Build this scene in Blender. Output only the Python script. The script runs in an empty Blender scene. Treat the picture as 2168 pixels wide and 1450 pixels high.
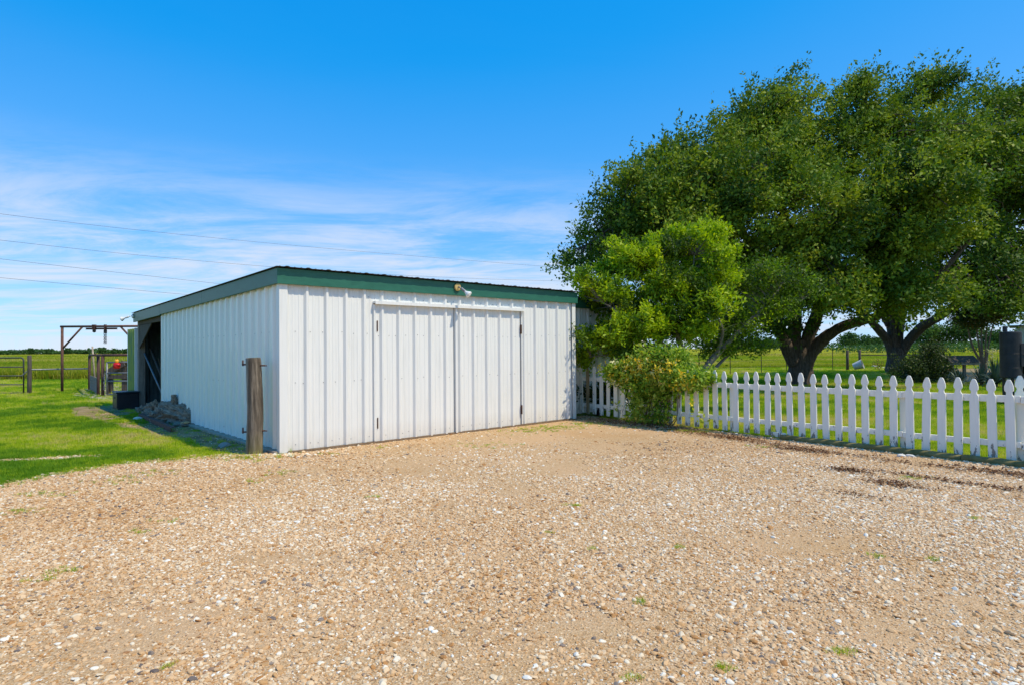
import bpy, bmesh, math, random
import numpy as np
from mathutils import Vector, Matrix
random.seed(7)
RNG = np.random.default_rng(7)
SC = bpy.context.scene
COL = SC.collection
R = math.radians

# ------------------------------------------------------------------ camera
W, H, F = 2168.0, 1450.0, 1293.0          # photo size and focal length in its pixels
CAM_H = 1.45
PITCH, ROLL = 15.0 / F, 0.007
fwd = Vector((0, math.cos(PITCH), math.sin(PITCH)))
right = Vector((math.cos(ROLL), 0, -math.sin(ROLL)))
right = (right - fwd * right.dot(fwd)).normalized()
up = right.cross(fwd).normalized()
CP = Vector((0, 0, CAM_H))
cam = bpy.data.cameras.new('camera')
cam.sensor_width = 36.0
cam.lens = F / W * 36.0
cam.clip_start = 0.05
cam.clip_end = 6000
camo = bpy.data.objects.new('camera', cam)
COL.objects.link(camo)
m = Matrix((right, up, -fwd)).transposed().to_4x4()
m.translation = CP
camo.matrix_world = m
SC.camera = camo

# ------------------------------------------------------------------ sun and sky
SUN = Vector((0.584, -0.27, 1.0)).normalized()      # towards the sun
EXPOSURE = 0.28
sl = bpy.data.lights.new('sun', 'SUN')
sl.energy = 3.55
sl.angle = R(0.53)
sl.color = (1.0, 0.88, 0.66)
so = bpy.data.objects.new('sun', sl)
COL.objects.link(so)
so.rotation_euler = (-SUN).to_track_quat('-Z', 'Y').to_euler()
so.location = (20, -20, 30)

wd = bpy.data.worlds.new('World')
SC.world = wd
wd.use_nodes = True
wt = wd.node_tree
wt.nodes.clear()
def wn(t, **kw):
    n = wt.nodes.new(t)
    for k, v in kw.items():
        setattr(n, k, v)
    return n
sky = wn('ShaderNodeTexSky', sky_type='NISHITA')
sky.sun_disc = False
sky.sun_elevation = math.asin(SUN.z)
sky.sun_rotation = math.atan2(SUN.x, SUN.y)
sky.altitude = 0
sky.air_density = 1.0
sky.dust_density = 0.0
sky.ozone_density = 6.0
tc = wn('ShaderNodeTexCoord')
sep = wn('ShaderNodeSeparateXYZ')
wt.links.new(tc.outputs['Generated'], sep.inputs[0])
def wmath(op, a, b=None, clamp=False):
    n = wn('ShaderNodeMath', operation=op)
    n.use_clamp = clamp
    for i, v in enumerate((a, b)):
        if v is None: continue
        if isinstance(v, (int, float)): n.inputs[i].default_value = v
        else: wt.links.new(v, n.inputs[i])
    return n.outputs[0]
# the photograph's own tone curve on the sky colour: deeper blue overhead, softer near the horizon
spc = wn('ShaderNodeSeparateColor'); wt.links.new(sky.outputs[0], spc.inputs[0])
r0_ = wmath('SUBTRACT', spc.outputs[0], 0.97)
cr_ = wmath('MULTIPLY', wmath('POWER', wmath('MULTIPLY', wmath('ADD', r0_, wmath('SQRT', wmath('ADD', wmath('MULTIPLY', r0_, r0_), 0.004))), 0.5), 0.70), 0.86)
cg_ = wmath('MULTIPLY', wmath('POWER', spc.outputs[1], 0.64), 1.27)
cb_ = wmath('MULTIPLY', wmath('POWER', spc.outputs[2], 0.36), 3.12)
cmb = wn('ShaderNodeCombineColor')
for i_, c_ in enumerate((cr_, cg_, cb_)): wt.links.new(c_, cmb.inputs[i_])
# thin high cloud: noise on the plane where each direction meets the cloud layer
zz = wmath('MAXIMUM', sep.outputs['Z'], 0.02)
cx = wmath('DIVIDE', sep.outputs['X'], wmath('ADD', zz, 0.06))
cy = wmath('DIVIDE', sep.outputs['Y'], wmath('ADD', zz, 0.06))
comb = wn('ShaderNodeCombineXYZ')
wt.links.new(wmath('MULTIPLY', cx, 0.42), comb.inputs[0])
wt.links.new(wmath('MULTIPLY', cy, 0.75), comb.inputs[1])
nz = wn('ShaderNodeTexNoise')
nz.inputs['Scale'].default_value = 1.7
nz.inputs['Detail'].default_value = 9
nz.inputs['Roughness'].default_value = 0.68
nz.inputs['Distortion'].default_value = 0.5
wt.links.new(comb.outputs[0], nz.inputs['Vector'])
band = wn('ShaderNodeMapRange', interpolation_type='SMOOTHSTEP')
wt.links.new(sep.outputs['Z'], band.inputs[0])
band.inputs[1].default_value = 0.31
band.inputs[2].default_value = 0.13
lowb = wn('ShaderNodeMapRange', interpolation_type='SMOOTHSTEP')
wt.links.new(nz.outputs[0], lowb.inputs[0])
lowb.inputs[1].default_value = 0.33
lowb.inputs[2].default_value = 0.68
cm = wmath('MULTIPLY', wmath('ADD', wmath('MULTIPLY', band.outputs[0], 0.95), 0.006), lowb.outputs[0], True)
mix = wn('ShaderNodeMix', data_type='RGBA')
wt.links.new(wmath('MULTIPLY', cm, 0.86), mix.inputs[0])
wt.links.new(cmb.outputs[0], mix.inputs[6])
mix.inputs[7].default_value = (4.3, 4.55, 5.1, 1)
bg = wn('ShaderNodeBackground')
bg.inputs['Strength'].default_value = 0.15
wt.links.new(mix.outputs[2], bg.inputs[0])
wo = wn('ShaderNodeOutputWorld')
wt.links.new(bg.outputs[0], wo.inputs[0])

SC.view_settings.view_transform = 'Standard'
SC.view_settings.look = 'None'
SC.view_settings.exposure = EXPOSURE
SC.view_settings.gamma = 1.0
SC.view_settings.use_curve_mapping = False
SC.cycles.use_denoising = True
SC.cycles.max_bounces = 8
SC.cycles.transparent_max_bounces = 8
SC.cycles.sample_clamp_indirect = 6

# ------------------------------------------------------------------ pixel helpers
def ray(px, py):
    d = fwd + right * ((px - W / 2) / F) + up * ((H / 2 - py) / F)
    return d
def G(px, py, z=0.0):
    d = ray(px, py)
    t = (z - CAM_H) / d.z
    return CP + d * t
def AT(px, py, Y):
    d = ray(px, py)
    return CP + d * (Y / d.y)
def proj(p):
    """photo pixel of world points (n,3)"""
    p = np.asarray(p, dtype=float).reshape(-1, 3) - np.array(CP)
    z = p @ np.array(fwd)
    z = np.where(np.abs(z) < 1e-6, 1e-6, z)
    return W / 2 + F * (p @ np.array(right)) / z, H / 2 - F * (p @ np.array(up)) / z, z

# ------------------------------------------------------------------ noise in numpy
def vnoise(x, y, seed=0):
    x = np.asarray(x, float); y = np.asarray(y, float)
    xi = np.floor(x).astype(np.int64); yi = np.floor(y).astype(np.int64)
    fx = x - xi; fy = y - yi
    fx = fx * fx * (3 - 2 * fx); fy = fy * fy * (3 - 2 * fy)
    def h(a, b):
        n = (a * 374761393 + b * 668265263 + seed * 974634777) & 0xffffffff
        n = ((n ^ (n >> 13)) * 1274126177) & 0xffffffff
        return ((n ^ (n >> 16)) & 0xffff) / 65535.0
    return (h(xi, yi) * (1 - fx) + h(xi + 1, yi) * fx) * (1 - fy) + (h(xi, yi + 1) * (1 - fx) + h(xi + 1, yi + 1) * fx) * fy
def fbm(x, y, seed=0, o=4):
    s = 0; a = 0.5; t = 0
    for i in range(o):
        s = s + a * vnoise(x * 2 ** i, y * 2 ** i, seed + i * 17); t += a; a *= 0.5
    return s / t

# ------------------------------------------------------------------ materials
MATS = {}
def nodemat(name):
    m = bpy.data.materials.new(name)
    m.use_nodes = True
    MATS[name] = m
    nt = m.node_tree
    b = nt.nodes['Principled BSDF']
    return m, nt, b
def lk(nt, a, b): nt.links.new(a, b)
def ramp(nt, fac, stops, interp='LINEAR'):
    r = nt.nodes.new('ShaderNodeValToRGB')
    r.color_ramp.interpolation = interp
    els = r.color_ramp.elements
    while len(els) < len(stops): els.new(0.5)
    for e, (p, c) in zip(els, stops):
        e.position = p; e.color = (c[0], c[1], c[2], 1)
    lk(nt, fac, r.inputs[0])
    return r.outputs[0]
def noise(nt, vec, scale, detail=4, rough=0.55, dist=0.0):
    n = nt.nodes.new('ShaderNodeTexNoise')
    n.inputs['Scale'].default_value = scale
    n.inputs['Detail'].default_value = detail
    n.inputs['Roughness'].default_value = rough
    n.inputs['Distortion'].default_value = dist
    lk(nt, vec, n.inputs['Vector'])
    return n.outputs['Fac']
def mapping(nt, vec, scale):
    n = nt.nodes.new('ShaderNodeMapping')
    n.inputs['Scale'].default_value = scale
    lk(nt, vec, n.inputs['Vector'])
    return n.outputs[0]
def pos(nt): return nt.nodes.new('ShaderNodeNewGeometry').outputs['Position']
def objc(nt): return nt.nodes.new('ShaderNodeTexCoord').outputs['Object']
def mixc(nt, fac, a, b, mode='MIX'):
    n = nt.nodes.new('ShaderNodeMix'); n.data_type = 'RGBA'; n.blend_type = mode
    for i, v in ((0, fac), (6, a), (7, b)):
        if isinstance(v, (int, float)): n.inputs[i].default_value = v
        elif isinstance(v, tuple): n.inputs[i].default_value = (v[0], v[1], v[2], 1)
        else: lk(nt, v, n.inputs[i])
    return n.outputs[2]
def nmath(nt, op, a, b=None, clamp=False):
    n = nt.nodes.new('ShaderNodeMath'); n.operation = op; n.use_clamp = clamp
    for i, v in enumerate((a, b)):
        if v is None: continue
        if isinstance(v, (int, float)): n.inputs[i].default_value = v
        else: lk(nt, v, n.inputs[i])
    return n.outputs[0]
def maprange(nt, v, a, b, c=0.0, d=1.0):
    n = nt.nodes.new('ShaderNodeMapRange')
    lk(nt, v, n.inputs[0])
    for i, x in enumerate((a, b, c, d)): n.inputs[i + 1].default_value = x
    return n.outputs[0]
def bump(nt, b, h, strength, dist=0.02):
    n = nt.nodes.new('ShaderNodeBump')
    n.inputs['Strength'].default_value = strength
    n.inputs['Distance'].default_value = dist
    lk(nt, h, n.inputs['Height'])
    lk(nt, n.outputs[0], b.inputs['Normal'])
def simple(name, c1, c2, scale=6, rough=0.6, bmp=0.0, metal=0.0, stretch=(1, 1, 1), det=5, spec=0.4, bdist=0.01):
    m, nt, b = nodemat(name)
    v = mapping(nt, objc(nt), stretch)
    f = noise(nt, v, scale, det, 0.6)
    lk(nt, ramp(nt, f, [(0.3, c1), (0.7, c2)]), b.inputs['Base Color'])
    b.inputs['Roughness'].default_value = rough
    b.inputs['Metallic'].default_value = metal
    b.inputs['Specular IOR Level'].default_value = spec
    if bmp: bump(nt, b, f, bmp, bdist)
    return m

simple('green_paint', (0.020, 0.115, 0.075), (0.028, 0.150, 0.100), 5, 0.42, 0.05, stretch=(1, 1, 3))
simple('dark_roof', (0.05, 0.055, 0.06), (0.09, 0.09, 0.09), 4, 0.5)
simple('wood_grey', (0.16, 0.13, 0.10), (0.30, 0.26, 0.21), 9, 0.85, 0.5, stretch=(4, 4, 0.5))
simple('wood_tan', (0.24, 0.18, 0.09), (0.38, 0.30, 0.17), 9, 0.8, 0.4, stretch=(4, 4, 0.5))
simple('wood_dark', (0.055, 0.045, 0.036), (0.13, 0.105, 0.085), 9, 0.85, 0.5, stretch=(4, 4, 0.5))
simple('wood_brown', (0.13, 0.088, 0.05), (0.26, 0.18, 0.11), 9, 0.8, 0.4, stretch=(4, 4, 0.5))
simple('timber_green', (0.12, 0.10, 0.025), (0.25, 0.20, 0.075), 7, 0.85, 0.5, stretch=(1, 1, 1))
simple('rust', (0.075, 0.033, 0.024), (0.16, 0.075, 0.05), 14, 0.8, 0.3)
simple('rust_brown', (0.055, 0.028, 0.022), (0.10, 0.05, 0.038), 14, 0.8, 0.3)
simple('steel_grey', (0.16, 0.17, 0.18), (0.28, 0.29, 0.30), 12, 0.5, 0.1, 0.4)
simple('gate_metal', (0.035, 0.042, 0.04), (0.07, 0.075, 0.07), 10, 0.5, 0.0, 0.0)
simple('dark_metal', (0.015, 0.015, 0.016), (0.04, 0.036, 0.034), 8, 0.55, 0.1)
simple('smoker_black', (0.012, 0.011, 0.014), (0.03, 0.026, 0.03), 8, 0.5, 0.1)
simple('cream_plastic', (0.50, 0.36, 0.12), (0.58, 0.43, 0.17), 5, 0.5)
simple('bulb_white', (0.74, 0.74, 0.72), (0.80, 0.80, 0.79), 3, 0.25)
simple('concrete', (0.28, 0.23, 0.17), (0.46, 0.39, 0.30), 8, 0.9, 0.4)
simple('stone_white', (0.55, 0.52, 0.46), (0.75, 0.73, 0.69), 12, 0.8, 0.4)
simple('stone_tan', (0.55, 0.33, 0.14), (0.72, 0.48, 0.24), 12, 0.8, 0.3)
simple('stone_grey', (0.20, 0.19, 0.17), (0.36, 0.34, 0.30), 12, 0.85, 0.4)
simple('black_plastic', (0.010, 0.010, 0.014), (0.022, 0.022, 0.028), 5, 0.4, 0.1)
simple('red_plastic', (0.50, 0.006, 0.012), (0.62, 0.012, 0.016), 5, 0.4)
simple('yellow_plastic', (0.75, 0.36, 0.02), (0.85, 0.50, 0.04), 5, 0.4)
simple('white_plastic', (0.55, 0.53, 0.50), (0.70, 0.68, 0.65), 5, 0.5)
simple('wire', (0.03, 0.032, 0.036), (0.05, 0.052, 0.056), 2, 0.5)
simple('pale_green_sheet', (0.26, 0.36, 0.33), (0.34, 0.44, 0.40), 3, 0.5, stretch=(6, 6, 0.6))
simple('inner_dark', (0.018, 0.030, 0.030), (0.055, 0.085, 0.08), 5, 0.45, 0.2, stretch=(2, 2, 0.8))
simple('dirt_brown', (0.16, 0.12, 0.075), (0.28, 0.22, 0.15), 10, 0.95, 0.5)
simple('bark', (0.05, 0.036, 0.026), (0.17, 0.13, 0.10), 7, 0.9, 0.9, stretch=(3, 3, 0.5), bdist=0.12)
simple('bark_pale', (0.13, 0.115, 0.095), (0.27, 0.25, 0.22), 9, 0.9, 0.6, stretch=(3, 3, 0.8))
simple('bark_myrtle', (0.14, 0.10, 0.07), (0.24, 0.18, 0.13), 9, 0.8, 0.3)

# weathered white sheet steel
m, nt, b = nodemat('white_sheet')
v = pos(nt)
f1 = noise(nt, mapping(nt, v, (9, 9, 0.5)), 2.2, 5, 0.6)
f2 = noise(nt, v, 1.2, 3)
c = ramp(nt, f1, [(0.25, (0.68, 0.685, 0.66)), (0.5, (0.765, 0.77, 0.745)), (0.8, (0.79, 0.79, 0.77))])
sx = nt.nodes.new('ShaderNodeSeparateXYZ'); lk(nt, v, sx.inputs[0])
splash = maprange(nt, sx.outputs['Z'], 0.02, 0.32, 0.55, 0.0)
c = mixc(nt, nmath(nt, 'MULTIPLY', splash, noise(nt, v, 14, 5, 0.7), True), c, (0.46, 0.37, 0.26))
lk(nt, c, b.inputs['Base Color'])
b.inputs['Roughness'].default_value = 0.38
b.inputs['Specular IOR Level'].default_value = 0.4
bump(nt, b, f2, 0.25, 0.02)
# long side: same white paint, streaky, lightened and warmed to offset its blue shade
m, nt, b = nodemat('shade_lift_sheet')
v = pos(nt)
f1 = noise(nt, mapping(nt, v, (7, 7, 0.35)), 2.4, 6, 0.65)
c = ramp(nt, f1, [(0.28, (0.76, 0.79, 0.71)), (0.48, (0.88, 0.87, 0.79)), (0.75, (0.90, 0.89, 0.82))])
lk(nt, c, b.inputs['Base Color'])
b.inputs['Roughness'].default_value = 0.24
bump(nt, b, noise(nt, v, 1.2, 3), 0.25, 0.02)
# open door: teal sheet with the yellow-green grass reflection painted into its colour
m, nt, b = nodemat('grass_reflection_sheet')
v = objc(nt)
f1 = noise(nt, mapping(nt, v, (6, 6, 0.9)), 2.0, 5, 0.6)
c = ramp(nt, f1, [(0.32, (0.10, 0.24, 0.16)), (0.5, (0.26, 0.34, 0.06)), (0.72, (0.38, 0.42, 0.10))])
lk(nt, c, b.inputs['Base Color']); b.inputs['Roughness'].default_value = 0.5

# peeling white fence paint
m, nt, b = nodemat('fence_white')
v = pos(nt)
sx = nt.nodes.new('ShaderNodeSeparateXYZ'); lk(nt, v, sx.inputs[0])
f1 = noise(nt, mapping(nt, v, (16, 16, 4.5)), 1.5, 6, 0.65)
low = maprange(nt, sx.outputs['Z'], 0.0, 0.42, 0.25, 0.0)
pe = nmath(nt, 'GREATER_THAN', nmath(nt, 'ADD', f1, low), 0.735)
f2 = noise(nt, mapping(nt, v, (20, 20, 1.5)), 2, 4)
c = ramp(nt, f2, [(0.3, (0.82, 0.785, 0.69)), (0.7, (0.88, 0.845, 0.745))])
c = mixc(nt, pe, c, ramp(nt, f2, [(0.3, (0.13, 0.11, 0.09)), (0.7, (0.30, 0.27, 0.22))]))
gr = nmath(nt, 'MULTIPLY', maprange(nt, sx.outputs['Z'], 0.0, 0.22, 0.5, 0.0), noise(nt, v, 9, 4), True)
c = mixc(nt, gr, c, (0.30, 0.31, 0.22))
lk(nt, c, b.inputs['Base Color'])
b.inputs['Roughness'].default_value = 0.6
bump(nt, b, nmath(nt, 'SUBTRACT', f2, pe), 0.3, 0.004)

# round gate post: grey, dark wood with a paler weathered side
m, nt, b = nodemat('gate_post_wood')
v = objc(nt)
f1 = noise(nt, mapping(nt, v, (9, 9, 0.7)), 2.6, 6, 0.7)
c = ramp(nt, f1, [(0.32, (0.028, 0.021, 0.015)), (0.5, (0.105, 0.084, 0.06)), (0.68, (0.27, 0.225, 0.17))])
sx = nt.nodes.new('ShaderNodeSeparateXYZ'); lk(nt, v, sx.inputs[0])
side = nmath(nt, 'ADD', nmath(nt, 'MULTIPLY', sx.outputs['X'], -5.0), nmath(nt, 'MULTIPLY', f1, 1.5))
c = mixc(nt, maprange(nt, side, 0.95, 1.45, 0, 0.8), c, (0.40, 0.36, 0.29))
low = nmath(nt, 'MULTIPLY', maprange(nt, sx.outputs['Z'], 0.0, 0.35, 0.9, 0.0), noise(nt, v, 8, 4), True)
c = mixc(nt, low, c, (0.22, 0.20, 0.05))
lk(nt, c, b.inputs['Base Color']); b.inputs['Roughness'].default_value = 0.88
bump(nt, b, f1, 0.7, 0.02)

# rotten grey logs
m, nt, b = nodemat('log_grey')
v = objc(nt)
f1 = noise(nt, mapping(nt, v, (1.0, 5, 5)), 5, 6, 0.7, 0.6)
c = ramp(nt, f1, [(0.3, (0.075, 0.048, 0.03)), (0.5, (0.30, 0.215, 0.15)), (0.75, (0.58, 0.46, 0.35))])
lk(nt, c, b.inputs['Base Color']); b.inputs['Roughness'].default_value = 0.95
bump(nt, b, f1, 1.0, 0.05)

# ground: mown grass soil under the blades
m, nt, b = nodemat('lawn_ground')
v = pos(nt)
f1 = noise(nt, v, 0.35, 6, 0.6); f2 = noise(nt, v, 9, 5, 0.7)
c = ramp(nt, f1, [(0.3, (0.13, 0.20, 0.014)), (0.5, (0.21, 0.27, 0.018)), (0.72, (0.33, 0.33, 0.05))])
c = mixc(nt, 0.7, c, ramp(nt, f2, [(0.3, (0.35, 0.35, 0.35)), (0.7, (1.0, 1.0, 0.9))]), 'MULTIPLY')
lk(nt, c, b.inputs['Base Color']); b.inputs['Roughness'].default_value = 1.0
b.inputs['Specular IOR Level'].default_value = 0.1
bump(nt, b, f2, 0.6, 0.05)
m, nt, b = nodemat('field_ground')
v = pos(nt)
f1 = noise(nt, mapping(nt, v, (0.35, 1.0, 1)), 0.09, 6, 0.62); f2 = noise(nt, v, 2.2, 5, 0.7)
c = ramp(nt, f1, [(0.3, (0.20, 0.26, 0.02)), (0.5, (0.31, 0.32, 0.03)), (0.7, (0.44, 0.36, 0.06))])
c = mixc(nt, 0.55, c, ramp(nt, f2, [(0.3, (0.4, 0.4, 0.35)), (0.7, (1.0, 1.0, 0.9))]), 'MULTIPLY')
lk(nt, c, b.inputs['Base Color']); b.inputs['Roughness'].default_value = 1.0
b.inputs['Specular IOR Level'].default_value = 0.0
# driveway: sand and fine grit between the stones
m, nt, b = nodemat('drive_ground')
v = pos(nt)
vo = nt.nodes.new('ShaderNodeTexVoronoi'); vo.inputs['Scale'].default_value = 95
lk(nt, v, vo.inputs['Vector'])
sepc = nt.nodes.new('ShaderNodeSeparateColor'); lk(nt, vo.outputs['Color'], sepc.inputs[0])
c = ramp(nt, sepc.outputs[0], [(0.0, (0.28, 0.155, 0.065)), (0.3, (0.44, 0.27, 0.125)), (0.55, (0.51, 0.335, 0.165)), (0.8, (0.57, 0.40, 0.22)), (1.0, (0.64, 0.50, 0.34))])
f1 = noise(nt, v, 0.8, 5, 0.6)
sand = ramp(nt, noise(nt, v, 26, 4, 0.7), [(0.3, (0.50, 0.31, 0.155)), (0.7, (0.63, 0.42, 0.24))])
c = mixc(nt, maprange(nt, f1, 0.42, 0.62, 0.25, 0.85), c, sand)
orange = maprange(nt, noise(nt, v, 0.55, 4, 0.6), 0.52, 0.70, 0, 0.55)
c = mixc(nt, orange, c, (0.44, 0.245, 0.09))
lk(nt, c, b.inputs['Base Color']); b.inputs['Roughness'].default_value = 0.95
b.inputs['Specular IOR Level'].default_value = 0.15
bump(nt, b, vo.outputs['Distance'], 0.5, 0.012)
# shaded damp soil beside the shed
m, nt, b = nodemat('soil')
v = pos(nt)
f1 = noise(nt, v, 2.2, 6, 0.65)
c = ramp(nt, f1, [(0.32, (0.15, 0.105, 0.03)), (0.5, (0.26, 0.185, 0.07)), (0.68, (0.40, 0.29, 0.15))])
lk(nt, c, b.inputs['Base Color']); b.inputs['Roughness'].default_value = 1.0
bump(nt, b, noise(nt, v, 20, 5, 0.7), 0.7, 0.03)
m, nt, b = nodemat('yard_dirt')
v = pos(nt)
c = ramp(nt, noise(nt, v, 5, 6, 0.7), [(0.3, (0.28, 0.22, 0.14)), (0.7, (0.50, 0.42, 0.30))])
lk(nt, c, b.inputs['Base Color']); b.inputs['Roughness'].default_value = 1.0

def tintmat(name, stops, kind='GEOMETRY', rough=0.5, transl=0.0, tcol=None, spec=0.3, sub=None):
    m, nt, b = nodemat(name)
    a = nt.nodes.new('ShaderNodeAttribute'); a.attribute_type = kind; a.attribute_name = 'tint'
    c = ramp(nt, a.outputs['Fac'], stops)
    lk(nt, c, b.inputs['Base Color'])
    b.inputs['Roughness'].default_value = rough
    b.inputs['Specular IOR Level'].default_value = spec
    if transl:
        tr = nt.nodes.new('ShaderNodeBsdfTranslucent')
        lk(nt, mixc(nt, 1.0, c, tcol or (1.5, 1.6, 0.6), 'MULTIPLY'), tr.inputs[0])
        ms = nt.nodes.new('ShaderNodeMixShader'); ms.inputs[0].default_value = transl
        lk(nt, b.outputs[0], ms.inputs[1]); lk(nt, tr.outputs[0], ms.inputs[2])
        lk(nt, ms.outputs[0], nt.nodes['Material Output'].inputs[0])
    return m
tintmat('gravel_stone', [(0.0, (0.13, 0.10, 0.085)), (0.06, (0.25, 0.20, 0.16)), (0.16, (0.36, 0.155, 0.042)), (0.30, (0.46, 0.25, 0.092)),
        (0.45, (0.56, 0.345, 0.165)), (0.62, (0.63, 0.425, 0.235)), (0.80, (0.68, 0.52, 0.33)), (0.93, (0.72, 0.62, 0.46)), (1.0, (0.78, 0.73, 0.62))], 'INSTANCER', 0.7, spec=0.3)
tintmat('grass_blade', [(0.0, (0.12, 0.25, 0.012)), (0.35, (0.28, 0.40, 0.012)), (0.7, (0.44, 0.50, 0.016)), (0.9, (0.55, 0.52, 0.07)), (1.0, (0.56, 0.46, 0.20))], 'INSTANCER', 0.6, 0.35, spec=0.15)
tintmat('field_blade', [(0.0, (0.15, 0.24, 0.012)), (0.4, (0.25, 0.31, 0.018)), (0.75, (0.38, 0.37, 0.04)), (1.0, (0.52, 0.43, 0.16))], 'INSTANCER', 0.7, 0.3, spec=0.05)
tintmat('oak_leaf', [(0.0, (0.04, 0.09, 0.012)), (0.5, (0.115, 0.185, 0.016)), (0.85, (0.21, 0.285, 0.020)), (1.0, (0.28, 0.32, 0.03))], rough=0.55, transl=0.24, spec=0.18)
tintmat('privet_leaf', [(0.0, (0.045, 0.085, 0.012)), (0.4, (0.14, 0.24, 0.008)), (0.8, (0.30, 0.42, 0.008)), (1.0, (0.42, 0.50, 0.012))], rough=0.5, transl=0.38, spec=0.25)
tintmat('vine_leaf', [(0.0, (0.07, 0.16, 0.014)), (0.5, (0.22, 0.35, 0.03)), (1.0, (0.42, 0.48, 0.09))], rough=0.55, transl=0.36, spec=0.15)
tintmat('flower_yellow', [(0.0, (0.82, 0.55, 0.012)), (0.6, (0.85, 0.68, 0.06)), (1.0, (0.86, 0.80, 0.45))], rough=0.6, transl=0.3, tcol=(1, 1, 1))
tintmat('bush_leaf', [(0.0, (0.022, 0.04, 0.012)), (0.6, (0.05, 0.085, 0.02)), (1.0, (0.10, 0.13, 0.03))], rough=0.5, transl=0.25)
tintmat('myrtle_leaf', [(0.0, (0.03, 0.055, 0.012)), (0.5, (0.075, 0.10, 0.016)), (0.8, (0.15, 0.13, 0.02)), (1.0, (0.24, 0.11, 0.03))], rough=0.5, transl=0.3)
tintmat('far_leaf', [(0.0, (0.03, 0.075, 0.025)), (0.5, (0.06, 0.125, 0.035)), (1.0, (0.12, 0.20, 0.05))], rough=0.7, transl=0.25, spec=0.1)
tintmat('yucca_leaf', [(0.0, (0.045, 0.085, 0.06)), (1.0, (0.14, 0.20, 0.15))], rough=0.5)
tintmat('litter', [(0.0, (0.06, 0.022, 0.012)), (0.5, (0.145, 0.062, 0.028)), (0.85, (0.25, 0.14, 0.065)), (1.0, (0.42, 0.29, 0.16))], rough=0.85, spec=0.15)

# ------------------------------------------------------------------ mesh helpers
class MB:
    def __init__(s): s.v = []; s.f = []
    def add(s, vs, fs):
        o = len(s.v)
        s.v.extend([tuple(p) for p in vs]); s.f.extend([tuple(i + o for i in f) for f in fs])
        return s
    def box(s, x0, x1, y0, y1, z0, z1, mat=None):
        vs = [Vector((x, y, z)) for z in (z0, z1) for y in (y0, y1) for x in (x0, x1)]
        if mat is not None: vs = [mat @ p for p in vs]
        return s.add(vs, [(0, 2, 3, 1), (4, 5, 7, 6), (0, 1, 5, 4), (2, 6, 7, 3), (0, 4, 6, 2), (1, 3, 7, 5)])
    def bar(s, a, b, w, h, upv=(0, 0, 1)):
        a = Vector(a); b = Vector(b); d = (b - a); L = d.length; d.normalize()
        u = Vector(upv); sx = d.cross(u)
        if sx.length < 1e-4: sx = d.cross(Vector((1, 0, 0)))
        sx.normalize(); u = sx.cross(d)
        M = Matrix((d, sx, u)).transposed().to_4x4(); M.translation = a
        return s.box(0, L, -w / 2, w / 2, -h / 2, h / 2, M)
    def tube(s, pts, rad, n=8, cap=True, jit=None):
        pts = [Vector(p) for p in pts]
        if isinstance(rad, (int, float)): rad = [rad] * len(pts)
        vs = []; fs = []
        t0 = (pts[1] - pts[0]).normalized()
        ref = Vector((1, 0, 0)) if abs(t0.x) < 0.8 else Vector((0, 1, 0))
        nrm = (ref - t0 * ref.dot(t0)).normalized()
        for i, p in enumerate(pts):
            a = pts[max(i - 1, 0)]; c = pts[min(i + 1, len(pts) - 1)]
            t = (c - a).normalized()
            nrm = (nrm - t * nrm.dot(t)).normalized()
            bn = t.cross(nrm)
            for k in range(n):
                an = 2 * math.pi * k / n
                r = rad[i] * (1 if jit is None else jit(i, k))
                vs.append(p + (nrm * math.cos(an) + bn * math.sin(an)) * r)
        for i in range(len(pts) - 1):
            for k in range(n):
                k2 = (k + 1) % n
                fs.append((i * n + k, i * n + k2, (i + 1) * n + k2, (i + 1) * n + k))
        if cap:
            fs.append(tuple(reversed(range(n)))); fs.append(tuple(range((len(pts) - 1) * n, len(pts) * n)))
        return s.add(vs, fs)
    def lathe(s, prof, n=20, M=None):
        vs = []; fs = []
        for (r, z) in prof:
            for k in range(n):
                a = 2 * math.pi * k / n
                p = Vector((r * math.cos(a), r * math.sin(a), z))
                vs.append(M @ p if M is not None else p)
        for i in range(len(prof) - 1):
            for k in range(n):
                k2 = (k + 1) % n
                fs.append((i * n + k, i * n + k2, (i + 1) * n + k2, (i + 1) * n + k))
        fs.append(tuple(reversed(range(n)))); fs.append(tuple(range((len(prof) - 1) * n, len(prof) * n)))
        return s.add(vs, fs)
    def mesh(s, name):
        me = bpy.data.meshes.new(name)
        me.from_pydata(s.v, [], s.f)
        me.update()
        return me
    def build(s, name, mat, parent=None, smooth=False, bevel=0.0, loc=None):
        return link(s.mesh(name), name, mat, parent, smooth, bevel, loc)
def link(me, name, mat, parent=None, smooth=False, bevel=0.0, loc=None):
    o = bpy.data.objects.new(name, me)
    COL.objects.link(o)
    if not me.materials: me.materials.append(MATS[mat])
    if parent is not None: o.parent = parent
    if smooth:
        me.polygons.foreach_set('use_smooth', [True] * len(me.polygons))
    if bevel:
        bv = o.modifiers.new('bevel', 'BEVEL'); bv.width = bevel; bv.segments = 2; bv.limit_method = 'ANGLE'
    if loc is not None: o.location = loc
    return o
def tag(o, label, cat, group=None):
    o['label'] = label; o['category'] = cat
    if group: o['group'] = group
    return o
def thing(name, label, cat, loc=(0, 0, 0), rz=0.0, group=None):
    o = bpy.data.objects.new(name, None)
    COL.objects.link(o); o.empty_display_size = 0.2
    o.location = loc; o.rotation_euler = (0, 0, rz)
    return tag(o, label, cat, group)
def struct(o): o['kind'] = 'structure'; return o
def stuff(o): o['kind'] = 'stuff'; return o
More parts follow.
